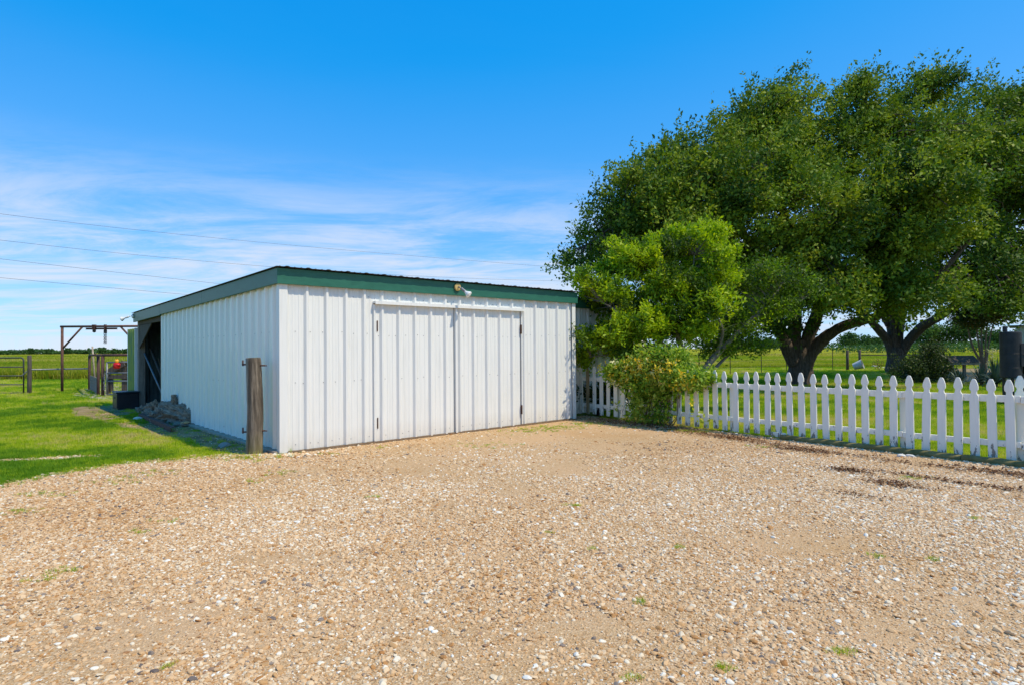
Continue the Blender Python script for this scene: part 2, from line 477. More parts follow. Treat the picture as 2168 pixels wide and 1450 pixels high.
def fast_mesh(name, verts, faces_n, loops, tint=None, smooth=False):
    """verts (n,3); faces all with faces_n corners; loops flat vertex ids; tint per vertex"""
    me = bpy.data.meshes.new(name)
    nv = len(verts); nf = len(loops) // faces_n
    me.vertices.add(nv); me.vertices.foreach_set('co', np.asarray(verts, np.float32).ravel())
    me.loops.add(len(loops)); me.loops.foreach_set('vertex_index', np.asarray(loops, np.int32))
    me.polygons.add(nf); me.polygons.foreach_set('loop_start', np.arange(0, nf * faces_n, faces_n, dtype=np.int32))
    me.update(calc_edges=True)
    if tint is not None:
        at = me.attributes.new('tint', 'FLOAT', 'POINT'); at.data.foreach_set('value', np.asarray(tint, np.float32))
    me.validate()
    return me
def unit(a): return a / np.maximum(np.linalg.norm(a, axis=-1, keepdims=True), 1e-9)
def leaf_mesh(name, c, ax, nrm, length, width, tint):
    """kite shaped leaves: centre base c, along ax, normal nrm"""
    ax = unit(ax); sd = unit(np.cross(nrm, ax)); up_ = np.cross(ax, sd)
    L = length[:, None]; Wd = width[:, None]
    n = len(c)
    v = np.empty((n, 4, 3))
    v[:, 0] = c
    v[:, 1] = c + ax * L * 0.5 + sd * Wd * 0.5 + up_ * Wd * 0.12
    v[:, 2] = c + ax * L
    v[:, 3] = c + ax * L * 0.5 - sd * Wd * 0.5 + up_ * Wd * 0.12
    return fast_mesh(name, v.reshape(-1, 3), 4, np.arange(n * 4), np.repeat(tint, 4))

# scatter of tiny stones, blades and the like: points carrying instances
def scatter(name, pts, rot, scl, tint, idx, srcs, mat, parent=None):
    me = bpy.data.meshes.new(name)
    n = len(pts)
    me.vertices.add(n); me.vertices.foreach_set('co', np.asarray(pts, np.float32).ravel())
    for nm, tp, key, arr in (('rot', 'FLOAT_VECTOR', 'vector', rot), ('scl', 'FLOAT_VECTOR', 'vector', scl), ('tint', 'FLOAT', 'value', tint), ('idx', 'INT', 'value', idx)):
        at = me.attributes.new(nm, tp, 'POINT')
        at.data.foreach_set(key, np.asarray(arr, np.int32 if tp == 'INT' else np.float32).ravel())
    me.materials.append(MATS[mat])
    o = bpy.data.objects.new(name, me); COL.objects.link(o)
    if parent: o.parent = parent
    ng = bpy.data.node_groups.new(name + '_nodes', 'GeometryNodeTree')
    ng.interface.new_socket('Geometry', in_out='INPUT', socket_type='NodeSocketGeometry')
    ng.interface.new_socket('Geometry', in_out='OUTPUT', socket_type='NodeSocketGeometry')
    gi = ng.nodes.new('NodeGroupInput'); go = ng.nodes.new('NodeGroupOutput')
    gti = ng.nodes.new('GeometryNodeGeometryToInstance')
    for s in srcs:
        oi = ng.nodes.new('GeometryNodeObjectInfo'); oi.inputs['Object'].default_value = s
        ng.links.new(oi.outputs['Geometry'], gti.inputs[0])
    ip = ng.nodes.new('GeometryNodeInstanceOnPoints')
    ip.inputs['Pick Instance'].default_value = True
    ng.links.new(gi.outputs[0], ip.inputs['Points']); ng.links.new(gti.outputs[0], ip.inputs['Instance'])
    def na(nm, tp):
        a = ng.nodes.new('GeometryNodeInputNamedAttribute'); a.data_type = tp; a.inputs['Name'].default_value = nm
        return a.outputs['Attribute']
    ng.links.new(na('idx', 'INT'), ip.inputs['Instance Index'])
    ng.links.new(na('rot', 'FLOAT_VECTOR'), ip.inputs['Rotation'])
    ng.links.new(na('scl', 'FLOAT_VECTOR'), ip.inputs['Scale'])
    ng.links.new(ip.outputs[0], go.inputs[0])
    md = o.modifiers.new('scatter', 'NODES'); md.node_group = ng
    return o
def source(me, mat):
    me.materials.append(MATS[mat])
    return bpy.data.objects.new(me.name, me)     # never linked: only a shape for scatter()
def poly_mask(poly, x, y):
    inside = np.zeros(len(x), bool)
    j = len(poly) - 1
    for i in range(len(poly)):
        xi, yi = poly[i][0], poly[i][1]; xj, yj = poly[j][0], poly[j][1]
        c = ((yi > y) != (yj > y)) & (x < (xj - xi) * (y - yi) / (yj - yi + 1e-12) + xi)
        inside ^= c; j = i
    return inside
def in_view(p, margin=260, top=-200):
    u, v, z = proj(p)
    return (z > 0.3) & (u > -margin) & (u < W + margin) & (v < H + 350)

# ------------------------------------------------------------------ shed frame
TH = math.atan2(0.665, 0.7466)
OX, OY = -3.243, 8.58
A = Vector((math.cos(TH), math.sin(TH), 0)); B = Vector((-math.sin(TH), math.cos(TH), 0))
def SW(x, y, z=0): return Vector((OX, OY, 0)) + A * x + B * y + Vector((0, 0, z))
L_FRONT, L_SIDE = 6.03, 9.8

# ------------------------------------------------------------------ ground sheets
def sheet(name, poly, z, mat):
    me = bpy.data.meshes.new(name)
    me.from_pydata([(p[0], p[1], z) for p in poly], [], [tuple(range(len(poly)))])
    o = link(me, name, mat)
    return struct(o)
def rough_edge(poly, step=0.25, amp=0.12, seed=1):
    out = []
    n = len(poly)
    for i in range(n):
        a = Vector(poly[i][:2]); c = Vector(poly[(i + 1) % n][:2])
        k = max(1, min(400, int((c - a).length / step)))
        for j in range(k):
            p = a.lerp(c, j / k)
            f = 1 if j else 0.3
            out.append((p.x + (fbm(p.x * 2.3, p.y * 2.3, seed) - 0.5) * 2 * amp * f, p.y + (fbm(p.x * 2.3, p.y * 2.3, seed + 5) - 0.5) * 2 * amp * f))
    return out
me = bpy.data.meshes.new('ground')
me.from_pydata([(-3500, -60, 0), (3500, -60, 0), (3500, 4000, 0), (-3500, 4000, 0)], [], [(0, 1, 2, 3)])
struct(link(me, 'ground', 'lawn_ground'))
FIELD = [(-2500, 30), (-40, 32.5), (-8, 33.2), (2, 38), (9, 43), (20, 44.5), (60, 46), (2500, 60), (2500, 3500), (-2500, 3500)]
sheet('field', FIELD, 0.006, 'field_ground')

FA = Vector((1.46, 13.45, 0)); FD = Vector((0.612, -0.791, 0)).normalized(); FN = Vector((-FD.y, FD.x, 0))  # fence line, FN points away from the drive
if FN.x < 0: FN = -FN
def fence_t(px, py=860):
    d = ray(px, py)
    # intersect the vertical plane of the fence with the pixel ray
    q = FA - CP
    s = q.dot(FN) / d.dot(FN)
    p = CP + d * s
    return (p - FA).dot(FD)
def FP(t, off=0.0, z=0.0): return FA + FD * t + FN * off + Vector((0, 0, z))

gl = [G(-260, 1075), G(0, 1022), G(120, 1000), G(260, 978), G(400, 968), G(505, 963)]
DRIVE = [(-9, -6), (-7.5, 3.0)] + [(p.x, p.y) for p in gl] + [tuple(SW(-0.25, -0.12)[:2]), tuple(SW(0.02, 0.02)[:2]), tuple(SW(6.05, 0.02)[:2]), tuple(SW(6.08, 0.55)[:2])] + \
        [tuple(FP(t, 0.02)[:2]) for t in (0.3, 2.5, 5, 7.6, 11, 16)] + [(14, -6)]
sheet('driveway', rough_edge(DRIVE, 0.2, 0.10, 3), 0.010, 'drive_ground')
SOIL = [tuple(SW(x, y)[:2]) for x, y in ((0.3, -0.1), (-0.35, -0.05), (-0.62, 1.2), (-0.8, 3.0), (-1.05, 5.0), (-1.35, 7.4), (-1.5, 9.4), (-1.2, 11.3), (0.4, 11.5), (0.4, 7))]
sheet('soil', rough_edge(SOIL, 0.2, 0.14, 9), 0.015, 'soil')
pn = [G(150, 838), G(205, 846), G(250, 850), G(300, 835), G(300, 812), G(215, 812), G(165, 826)]
sheet('yard_dirt', rough_edge([(p.x, p.y) for p in pn], 0.4, 0.3, 4), 0.006, 'yard_dirt')

# ------------------------------------------------------------------ ribbed sheet steel
RIB = 0.305
def rib_profile(s0, s1, off, h=0.036, bw=0.044, tw=0.015, minor=True):
    """(s, depth) points of a ribbed sheet between s0 and s1; ribs at off + k*RIB"""
    pts = []
    k0 = int(math.floor((s0 - off) / RIB)) - 1; k1 = int(math.ceil((s1 - off) / RIB)) + 1
    for k in range(k0, k1 + 1):
        r = off + k * RIB
        pts += [(r - bw, 0), (r - tw, h), (r + tw, h), (r + bw, 0)]
        if minor:
            for q in (0.105, 0.2):
                pts += [(r + q - 0.016, 0), (r + q - 0.007, 0.0045), (r + q + 0.007, 0.0045), (r + q + 0.016, 0)]
    pts.sort()
    def at(s):
        for (a, da), (c, dc) in zip(pts, pts[1:]):
            if a <= s <= c: return da + (dc - da) * (s - a) / max(c - a, 1e-9)
        return 0
    return [(s0, at(s0))] + [p for p in pts if s0 + 1e-4 < p[0] < s1 - 1e-4] + [(s1, at(s1))]
def ribbed(name, mat, parent, fn, s0, s1, t0, t1, off, thick=0.0025, **kw):
    """fn(s, d, t) -> local point, d outward; t0/t1 may be functions of s"""
    pr = rib_profile(s0, s1, off, **kw)
    g0 = t0 if callable(t0) else (lambda s: t0); g1 = t1 if callable(t1) else (lambda s: t1)
    vs = []; n = len(pr)
    for dd in (0, -thick):
        for s, d in pr: vs.append(fn(s, d + dd, g0(s)))
        for s, d in pr: vs.append(fn(s, d + dd, g1(s)))
    fs = []
    for i in range(n - 1):
        fs.append((i, i + 1, n + i + 1, n + i))
        fs.append((2 * n + i + 1, 2 * n + i, 3 * n + i, 3 * n + i + 1))
        fs.append((2 * n + i, 2 * n + i + 1, i + 1, i))
        fs.append((n + i, n + i + 1, 3 * n + i + 1, 3 * n + i))
    fs += [(0, n, 3 * n, 2 * n), (n - 1, 3 * n - 1 - 0 - (n - 0) + n, 4 * n - 1, 2 * n - 1)]
    fs[-1] = (n - 1, 3 * n - 1, 4 * n - 1, 2 * n - 1)
    return MB().add(vs, fs).build(name, mat, parent)
def screws(name, parent, rows):
    mb = MB()
    for p, nrm in rows:
        p = Vector(p); nrm = Vector(nrm)
        q = nrm.to_track_quat('Z', 'Y').to_matrix().to_4x4(); q.translation = p
        mb.lathe([(0.006, -0.001), (0.006, 0.003), (0.0035, 0.005)], 6, q)
    return stuff(mb.build(name, 'steel_grey', parent))

shed = thing('metal_shed', 'long white ribbed metal shed with green fascia and double barn doors', 'shed', (OX, OY, 0), TH)
OFF = 0.366
DX0, DXM, DX1, DTOP = 1.454, 2.99, 4.545, 2.185
ROOF = lambda y: 2.615 - 0.0155 * y
fr = lambda s, d, t: Vector((s, -d, t))
def front_sheets(x0, x1, z0, z1, step=0.915, yoff=0.0, par=None, name='wall_sheet', mat='white_sheet'):
    x = x0; i = 0
    while x < x1 - 0.02:
        # sheets meet just beside a rib
        k = math.floor((x + step - OFF) / RIB)
        nx = min(x1, OFF + k * RIB + 0.05) if x1 - x > step * 1.2 else x1
        if nx <= x + 0.1: nx = min(x1, x + step)
        ribbed(name, mat, par or shed, lambda s, d, t, i=i: Vector((s, -d - yoff - (0.0012 if i % 2 else 0), t)), x, nx, z0, z1, OFF)
        x = nx; i += 1
front_sheets(0.05, DX0 - 0.004, 0.045, 2.47)
front_sheets(DX0 - 0.004, DX1 + 0.004, DTOP + 0.02, 2.47)
front_sheets(DX1 + 0.006, L_FRONT - 0.05, 0.045, 2.47)
# double doors, each leaf of ribbed sheets on a frame
def door_leaf(x0, x1, hinge_x):
    d = MB().box(x0, x1, 0.006, 0.045, 0.03, DTOP).build('door', 'wood_grey', shed)
    front_sheets(x0, x1, 0.03, DTOP - 0.004, yoff=0.008, par=d, name='door_sheet')
    return d
dl = door_leaf(DX0 + 0.014, DXM - 0.008, DX0)
dr = door_leaf(DXM + 0.002, DX1 - 0.014, DX1)
MB().box(DXM + 0.004, DXM + 0.05, -0.052, -0.047, 0.03, DTOP - 0.006).build('astragal', 'white_sheet', dr)
for xh, dd in ((DX0 + 0.05, dl), (DX1 - 0.005, dr)):
    for zc in (0.32, 1.83):
        MB().box(xh - 0.009, xh + 0.009, -0.058 if dd is dr else -0.024, -0.012, zc - 0.085, zc + 0.085).build('hinge', 'rust_brown', dd, bevel=0.004)
MB().box(DX0 - 0.02, DX1 + 0.05, -0.085, -0.0005, DTOP - 0.002, DTOP + 0.028).box(DX0 - 0.02, DX1 + 0.05, -0.091, -0.086, DTOP - 0.018, DTOP + 0.03).build('door_header', 'white_sheet', shed)
for x in (DX0 - 0.006, DX1 + 0.02):
    MB().box(x - 0.012, x + 0.012, -0.034, -0.0028, 0.045, DTOP - 0.02).build('door_jamb', 'white_sheet', shed)
# corner trims
MB().box(-0.036, 0.075, -0.038, -0.034, 0.03, 2.47).box(-0.040, -0.036, -0.038, 0.075, 0.03, 2.47).build('corner_trim', 'white_sheet', shed)
MB().box(L_FRONT - 0.07, L_FRONT + 0.036, -0.038, -0.034, 0.03, 2.47).box(L_FRONT + 0.034, L_FRONT + 0.038, -0.034, 0.09, 0.03, 2.47).build('corner_trim', 'white_sheet', shed)
# long side
y = 0.05; i = 0
while y < 6.97:
    ny = min(6.97, y + 0.915)
    ribbed('wall_sheet', 'shade_lift_sheet', shed, lambda s, d, t, i=i: Vector((-d - (0.0012 if i % 2 else 0), s, t)), y, ny, 0.06, lambda s: ROOF(s) - 0.15, 0.24)
    y = ny; i += 1
MB().box(-0.034, 0.06, 6.972, 7.0, 0.06, 2.34).build('corner_trim', 'white_sheet', shed)
# right side, back and inside walls
for s0, s1 in ((0.09, 3.3), (3.3, 6.5), (6.5, 9.75)):
    ribbed('wall_sheet', 'white_sheet', shed, lambda s, d, t: Vector((L_FRONT + d, s, t)), s0, s1, 0.045, lambda s: ROOF(s) - 0.15, 0.24)
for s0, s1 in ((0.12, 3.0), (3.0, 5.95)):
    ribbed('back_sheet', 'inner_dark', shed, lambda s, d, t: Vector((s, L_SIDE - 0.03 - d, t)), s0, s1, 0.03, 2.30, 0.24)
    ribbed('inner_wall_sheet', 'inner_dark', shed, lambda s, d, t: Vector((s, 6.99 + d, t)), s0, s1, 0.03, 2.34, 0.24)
# timber of the open bay
MB().box(0.0, 0.15, 9.60, 9.75, 0.0, 2.32).build('bay_post', 'wood_grey', shed, bevel=0.006)
MB().box(0.02, 0.11, 6.99, 7.08, 0.0, 2.34).build('bay_post', 'wood_dark', shed, bevel=0.006)
MB().box(0.01, 0.06, 7.09, 9.59, 2.15, 2.31).build('bay_lintel', 'wood_dark', shed)
MB().add([(0.012, 9.59, 2.14), (0.012, 9.59, 1.55), (0.012, 8.2, 2.14), (0.04, 9.59, 2.14), (0.04, 9.59, 1.55), (0.04, 8.2, 2.14)],
         [(0, 2, 1), (3, 4, 5), (0, 1, 4, 3), (1, 2, 5, 4), (2, 0, 3, 5)]).build('gusset_board', 'wood_dark', shed)
# slab, fascia boards and roof sheets
MB().box(-0.10, L_FRONT + 0.02, 0.0, L_SIDE, -0.10, 0.055).build('slab', 'concrete', shed, bevel=0.01)
MB().box(0.07, L_FRONT - 0.06, -0.045, -0.0022, -0.05, 0.040).build('sill_board', 'wood_brown', shed)
MB().box(-0.085, L_FRONT + 0.06, -0.083, -0.041, 2.385, 2.605).build('fascia', 'green_paint', shed, bevel=0.004)
def side_fascia(y0, y1, dz=0.0):
    mb = MB(); vs = []
    for x in (-0.083, -0.043):
        for yy in (y0, y1):
            for z in (ROOF(yy) - 0.225 - dz, ROOF(yy) - 0.008): vs.append((x, yy, z))
    mb.add(vs, [(0, 1, 3, 2), (4, 6, 7, 5), (0, 2, 6, 4), (1, 5, 7, 3), (0, 4, 5, 1), (2, 3, 7, 6)])
    mb.build('fascia', 'green_paint', shed, bevel=0.004)
side_fascia(-0.040, 3.6); side_fascia(3.603, 6.9); side_fascia(6.905, 9.83, 0.015)
x = -0.12; i = 0
while x < L_FRONT + 0.1:
    nx = min(L_FRONT + 0.1, x + 0.915)
    ribbed('roof_sheet', 'dark_roof', shed, lambda s, d, t, i=i: Vector((s, t, ROOF(t) + d + 0.004 + (0.0012 if i % 2 else 0))), x, nx, -0.155, L_SIDE + 0.08, 0.03, h=0.011)
    x = nx; i += 1
# screws in rows
rows = []
for zr in (0.13, 1.0, 1.72):
    k = 0
    s = 0.20
    while s < L_FRONT - 0.1:
        lift = 0.008 if DX0 < s < DX1 else 0.0
        if not (abs(s - DX0) < 0.05 or abs(s - DXM) < 0.06 or abs(s - DX1) < 0.05):
            z = zr + random.uniform(-0.012, 0.012) + (-0.03 if lift and zr > 1 else 0)
            rows.append(((s, -lift - 0.003, z), (0, -1, 0)))
        s += random.choice((0.115, 0.19, 0.19, 0.305))
        rem = (s - OFF) % RIB
        if rem < 0.05: s += 0.055 - rem
        if rem > RIB - 0.045: s += 0.1
s = 1.0
while s < 5.6:
    rem = (s - OFF) % RIB
    if 0.05 < rem < RIB - 0.05: rows.append(((s, -0.003, 2.27 + random.uniform(-0.01, 0.01)), (0, -1, 0)))
    s += random.uniform(0.09, 0.22)
screws('wall_screws', shed, rows)
rows = []
for zr in (0.16, 0.95, 1.72):
    s = 0.14
    while s < 6.9:
        rem = (s - 0.24) % RIB
        if 0.05 < rem < RIB - 0.05: rows.append(((-0.003, s, zr + random.uniform(-0.012, 0.012)), (-1, 0, 0)))
        s += random.choice((0.1, 0.2, 0.305))
screws('wall_screws', shed, rows)
# the small door swung open past the back corner
p1 = G(296.5, 865); p1 = SW(0.0, L_SIDE + 0.06)
p2 = AT(273.5, 860, 16.75)
dv = Vector((p2.x - p1.x, p2.y - p1.y, 0)); dw = dv.length; dv.normalize(); dn = Vector((-dv.y, dv.x, 0))
if dn.y > 0: dn = -dn
inv = Matrix.Translation((OX, OY, 0)) @ Matrix.Rotation(TH, 4, 'Z'); inv = inv.inverted()
def wl(p): return inv @ Vector(p)
zb, zt = 0.03, 2.07
sd = ribbed('side_door', 'grass_reflection_sheet', shed, lambda s, d, t: wl(Vector((p1.x, p1.y, 0)) + dv * s + dn * d + Vector((0, 0, t))), 0.04, dw - 0.04, zb, zt, 0.10)
for a0, a1 in ((0.0, 0.04), (dw - 0.04, dw + 0.02)):
    mb = MB()
    q = [Vector((p1.x, p1.y, 0)) + dv * a + dn * d for a in (a0, a1) for d in (-0.02, 0.04)]
    vs = [wl(v_ + Vector((0, 0, z))) for z in (zb, zt + 0.01) for v_ in q]
    mb.add(vs, [(0, 1, 3, 2), (4, 6, 7, 5), (0, 4, 5, 1), (2, 3, 7, 6), (0, 2, 6, 4), (1, 5, 7, 3)]).build('door_edge', 'white_sheet', sd)

# ------------------------------------------------------------------ lean-to beside the shed
annex = thing('lean_to', 'white ribbed lean-to with dark green fascia behind the leafy shrub', 'shed', tuple(SW(0, 0)), TH)
AY = 0.60
x = 6.075
for i in range(4):
    nx = x + 0.80
    ribbed('wall_sheet', 'white_sheet', annex, lambda s, d, t, i=i: Vector((s, AY - d - (0.0012 if i % 2 else 0), t)), x, nx, 0.03, 2.40, OFF + 0.1)
    x = nx
ribbed('wall_sheet', 'white_sheet', annex, lambda s, d, t: Vector((x + d, s, t)), AY + 0.02, 4.0, 0.03, 2.38, 0.1)
MB().box(6.075, x + 0.08, AY - 0.085, AY - 0.045, 2.35, 2.56).build('fascia', 'green_paint', annex, bevel=0.004)
ribbed('roof_sheet', 'dark_roof', annex, lambda s, d, t: Vector((s, t, 2.565 - 0.015 * t + d)), 6.09, x + 0.1, AY - 0.14, 4.1, 0.03)

# ------------------------------------------------------------------ flood lamps
def lamp(label, base, out, aim, plate_r, mats, group):
    t = thing('flood_lamp', label, 'lamp', tuple(base), 0, group)
    out = Vector(out).normalized(); aim = Vector(aim).normalized()
    M = out.to_track_quat('Z', 'Y').to_matrix().to_4x4()
    MB().lathe([(plate_r * 0.9, 0.0), (plate_r, 0.012), (plate_r, 0.026), (plate_r * 0.86, 0.036)], 28, M).build('back_plate', mats[0], t, bevel=0.002)
    s = out * 0.036
    k = s + out * 0.03 + aim * 0.05
    MB().tube([s * 0.8, s + out * 0.02, k], [0.012, 0.012, 0.012], 10).build('swivel_arm', mats[1], t, smooth=True)
    M2 = aim.to_track_quat('Z', 'Y').to_matrix().to_4x4(); M2.translation = k
    MB().lathe([(0.018, -0.01), (0.026, 0.0), (0.026, 0.075), (0.023, 0.085)], 16, M2).build('socket', mats[1], t, smooth=False)
    M3 = M2.copy(); M3.translation = k + aim * 0.084
    MB().lathe([(0.020, 0.0), (0.024, 0.02), (0.045, 0.06), (0.058, 0.085), (0.060, 0.098), (0.052, 0.106), (0.0, 0.110)], 20, M3).build('bulb', mats[2], t, smooth=True)
    return t
lx = OFF + RIB * ((961 - 646.3) / 1888.7 / (1 - (961 - 646.3) / 1888.7) / 0.02309)
lamp('cream round lamp with white bulb on green fascia above the double doors', SW(lx, -0.084, 2.525), -B, (A * 0.35 - B * 0.62 + Vector((0, 0, -0.55))), 0.066, ('cream_plastic', 'steel_grey', 'bulb_white'), 'flood lamps on the shed')
lamp('small white lamp at the far back corner of the shed fascia', SW(-0.084, 9.78, 2.38), -A, (-A * 0.8 + B * 0.5 + Vector((0, 0, -0.35))), 0.06, ('bulb_white', 'bulb_white', 'bulb_white'), 'flood lamps on the shed')

# ------------------------------------------------------------------ gate post in front of the shed
gp = G(538.5, 963)
t = thing('gate_post', 'thick round wooden gate post with iron pins in front of shed corner', 'post', (gp.x, gp.y, 0))
def pj(i, k): return 1 + 0.045 * math.sin(k * 2.1 + i * 0.5) + 0.03 * random.uniform(-1, 1)
zs = [-0.3] + [i * 0.1 for i in range(14)] + [1.352, 1.365]
MB().tube([(0.012 * math.sin(z * 3), 0, z) for z in zs], [0.111] * 2 + [0.111 - 0.002 * i * 0.5 for i in range(len(zs) - 3)] + [0.090], 22, jit=pj).build('shaft', 'gate_post_wood', t, smooth=True)
for sx_, z in ((-1, 1.27), (1, 1.255), (-1, 0.33), (1, 0.345)):
    mb = MB().tube([(sx_ * 0.08, -0.02, z), (sx_ * 0.16, -0.02, z)], 0.011, 8)
    if sx_ < 0: mb.tube([(sx_ * 0.15, -0.02, z - 0.02), (sx_ * 0.15, -0.02, z + 0.06)], 0.012, 8)
    else: mb.tube([(0.15, -0.02, z), (0.185, -0.02, z - 0.004)], 0.008, 8)
    mb.build('hinge_pin', 'rust_brown', t, smooth=True)

# ------------------------------------------------------------------ picket fence
fence = thing('picket_fence', 'white wooden picket fence with pointed tops edging the gravel drive', 'fence', tuple(FA))
fence.rotation_euler = (0, 0, math.atan2(FD.y, FD.x))
PXS = [1222, 1232, 1245, 1259, 1273.5, 1288, 1303.5, 1320, 1335.5, 1352, 1367, 1382, 1400, 1419, 1438, 1456, 1475, 1495, 1515.5, 1535, 1558, 1580.6, 1602, 1625.5,
       1648.5, 1673, 1698, 1723, 1748.7, 1776, 1803.6, 1832, 1861, 1891.5, 1926, 1959, 1993, 2028, 2063.5, 2101, 2140, 2181, 2226, 2272]
def picket_mesh(name, h=1.02, w=0.097, th=0.022, plain=False, seed=0):
    rr = random.Random(seed)
    a = w / 2
    half = [(a, 0.0), (a, h - 0.235), (a * 0.98, h - 0.215), (a * 0.70, h - 0.195), (a * 0.60, h - 0.172), (a * 0.68, h - 0.150), (a * 0.93, h - 0.140),
            (a * 0.99, h - 0.115), (a * 0.93, h - 0.085), (a * 0.72, h - 0.048), (a * 0.48, h - 0.018), (a * 0.28, h - 0.002)]
    if plain: half = [(a * 0.85, 0.0), (a * 0.85, h - 0.07), (a * 0.55, h - 0.02), (a * 0.3, h)]
    prof = half + [(-x, z) for x, z in reversed(half)]
    prof = [(x + rr.uniform(-0.0015, 0.0015), z) for x, z in prof]
    n = len(prof)
    vs = [(x, -th / 2, z) for x, z in prof] + [(x, th / 2, z) for x, z in prof]
    fs = [tuple(range(n)), tuple(reversed(range(n, 2 * n)))] + [(i, n + i, n + (i + 1) % n, (i + 1) % n) for i in range(n)]
    return MB().add(vs, fs).mesh(name)
PM = [picket_mesh('picket', seed=i) for i in range(4)]
PT = [fence_t(px, 880) for px in PXS]
for i, (px, tt) in enumerate(zip(PXS, PT)):
    if px == 1245:
        o = link(picket_mesh('picket', 0.98, plain=True), 'picket', 'wood_tan', fence); o['label'] = 'bare unpainted brown picket'
    else:
        o = link(PM[i % 4], 'picket', 'fence_white', fence)
        if not o.modifiers: pass
    o.location = (tt, 0.0, 0.035 + random.uniform(-0.012, 0.012) + max(0, 0.035 * (1 - tt / 4)))
    o.rotation_euler = (random.uniform(-0.006, 0.006), random.gauss(0, 0.015), random.uniform(-0.04, 0.04))
    bv = o.modifiers.new('bevel', 'BEVEL'); bv.width = 0.003; bv.segments = 1; bv.limit_method = 'ANGLE'
T_END = PT[-1] + 0.1
post_t = [fence_t(1305, 880) + 0.02, fence_t(1546.5, 880), fence_t(1909.5, 880), fence_t(2160, 880)]
cuts = [0.0] + post_t[1:] + [T_END]
for a0, a1 in zip(cuts, cuts[1:]):
    for zc, hh in ((0.80, 0.085), (0.245, 0.075)):
        dz0, dz1 = random.uniform(-0.01, 0.01), random.uniform(-0.01, 0.01)
        MB().bar((a0 + 0.002, 0.034, zc + dz0), (a1 - 0.002, 0.034, zc + dz1), 0.038, hh).build('rail', 'fence_white', fence, bevel=0.004)
for tp in post_t:
    MB().box(tp - 0.048, tp + 0.048, 0.055, 0.15, -0.3, 0.835).build('post', 'fence_white', fence, bevel=0.006)
# one odd block nailed at the foot between pickets
tb = fence_t(1652, 928)
MB().box(tb - 0.13, tb + 0.11, -0.05, -0.013, 0.025, 0.10).build('foot_board', 'fence_white', fence, bevel=0.004)
# return panel at the right hand end, running back from the end post
tq = post_t[3]
pk = link(picket_mesh('picket', 1.06, seed=9), 'picket', 'fence_white', fence)
pk.location = (tq - 0.06, 0.19, 0.03); pk.rotation_euler = (0, 0.02, 0.5)

# landscape timber along the fence foot
t0 = fence_t(1660, 936)
lt = thing('landscape_timber', 'long mossy landscape timber lying along the foot of picket fence', 'timber', tuple(FP(0, 0)))
lt.rotation_euler = fence.rotation_euler
ta = t0
for tb in (t0 + 2.4, T_END):
    n = 14
    MB().tube([(ta + 0.004 + (tb - ta - 0.008) * k / n, -0.095 + 0.006 * math.sin(k), 0.028 + 0.005 * math.sin(k * 1.7)) for k in range(n + 1)], [0.055] * (n + 1), 12,
              jit=lambda i, k: 1 + 0.05 * math.sin(k * 1.3 + i) + random.uniform(-0.03, 0.03)).build('timber', 'timber_green', lt, smooth=True)
    ta = tb

# ------------------------------------------------------------------ stones lying about
def stone_mesh(seed, sub=3, flat=0.6, ang=0.22):
    rr = np.random.default_rng(seed)
    bm = bmesh.new(); bmesh.ops.create_icosphere(bm, subdivisions=sub, radius=1)
    dirs = unit(rr.normal(size=(9, 3))); amp = rr.uniform(0.6, 1.0, 9)
    for v_ in bm.verts:
        d = np.array(v_.co)
        k = d @ dirs.T
        s = 1.0
        for j in range(9):
            if k[j] > amp[j]: s = min(s, amp[j] / k[j])
        s *= 1 + ang * 0.25 * math.sin(3 * d[0] + seed) * math.sin(4 * d[1] + 2 * seed)
        v_.co = Vector(d * s) * 1.0
        v_.co.z *= flat
    me = bpy.data.meshes.new('stone'); bm.to_mesh(me); bm.free()
    return me
def stone(label, px, py, sz, mat, seed, z=None, group=None, flat=0.55, name='stone'):
    p = G(px, py)
    me = stone_mesh(seed, 3, flat); me.name = name
    o = link(me, name, mat); o.location = (p.x, p.y, sz * flat * 0.6 if z is None else z); o.scale = (sz * 1.3, sz, sz)
    o.rotation_euler = (0, 0, seed * 1.3)
    return tag(o, label, 'stone', group)
stone('left of two white stones below the timber at the fence', 1908, 967, 0.05, 'stone_white', 3)
stone('right of two white stones below the timber at the fence', 1927, 967, 0.045, 'stone_white', 4)
stone('pale stone on shaded soil left of the gate post', 475, 947, 0.075, 'stone_grey', 5, flat=0.7)
stone('small stone in the soil near gate post foot', 481, 957, 0.03, 'stone_white', 6)
stone('white lump on soil by the end of the rusty beam', 292, 889, 0.085, 'stone_white', 7)
stone('grey stone between gate post and shed corner', 570, 957, 0.06, 'stone_grey', 8)

# ------------------------------------------------------------------ logs by the wall
def log_mesh(L, r, seed, taper=0.15, rough=0.16):
    rough *= 1.35
    rr = random.Random(seed)
    n = 18; k = 26
    ph = [rr.uniform(0, 6.28) for _ in range(8)]
    def j(i, q):
        a = 2 * math.pi * q / k
        return (1 + rough * 0.7 * math.sin(2 * a + ph[0] + i * 0.12) + rough * 0.55 * math.sin(5 * a + ph[1] + i * 0.1) + rough * 0.45 * math.sin(9 * a + ph[2] - i * 0.16)
                + rough * 0.4 * math.sin(i * 0.9 + ph[3] + a * 3) + rr.uniform(-0.4, 0.4) * rough * 0.6)
    pts = []; rad = []
    for i in range(n + 1):
        f = i / n
        pts.append(((f - 0.5) * L, 0.03 * L * math.sin(f * 3 + ph[4]), 0.02 * L * math.sin(f * 4 + ph[5])))
        e = 1.0 if 0 < i < n else 0.84
        rad.append(r * (1 - taper * f) * e)
    mb = MB().tube(pts, rad, k, cap=True, jit=j)
    return mb.mesh('log')
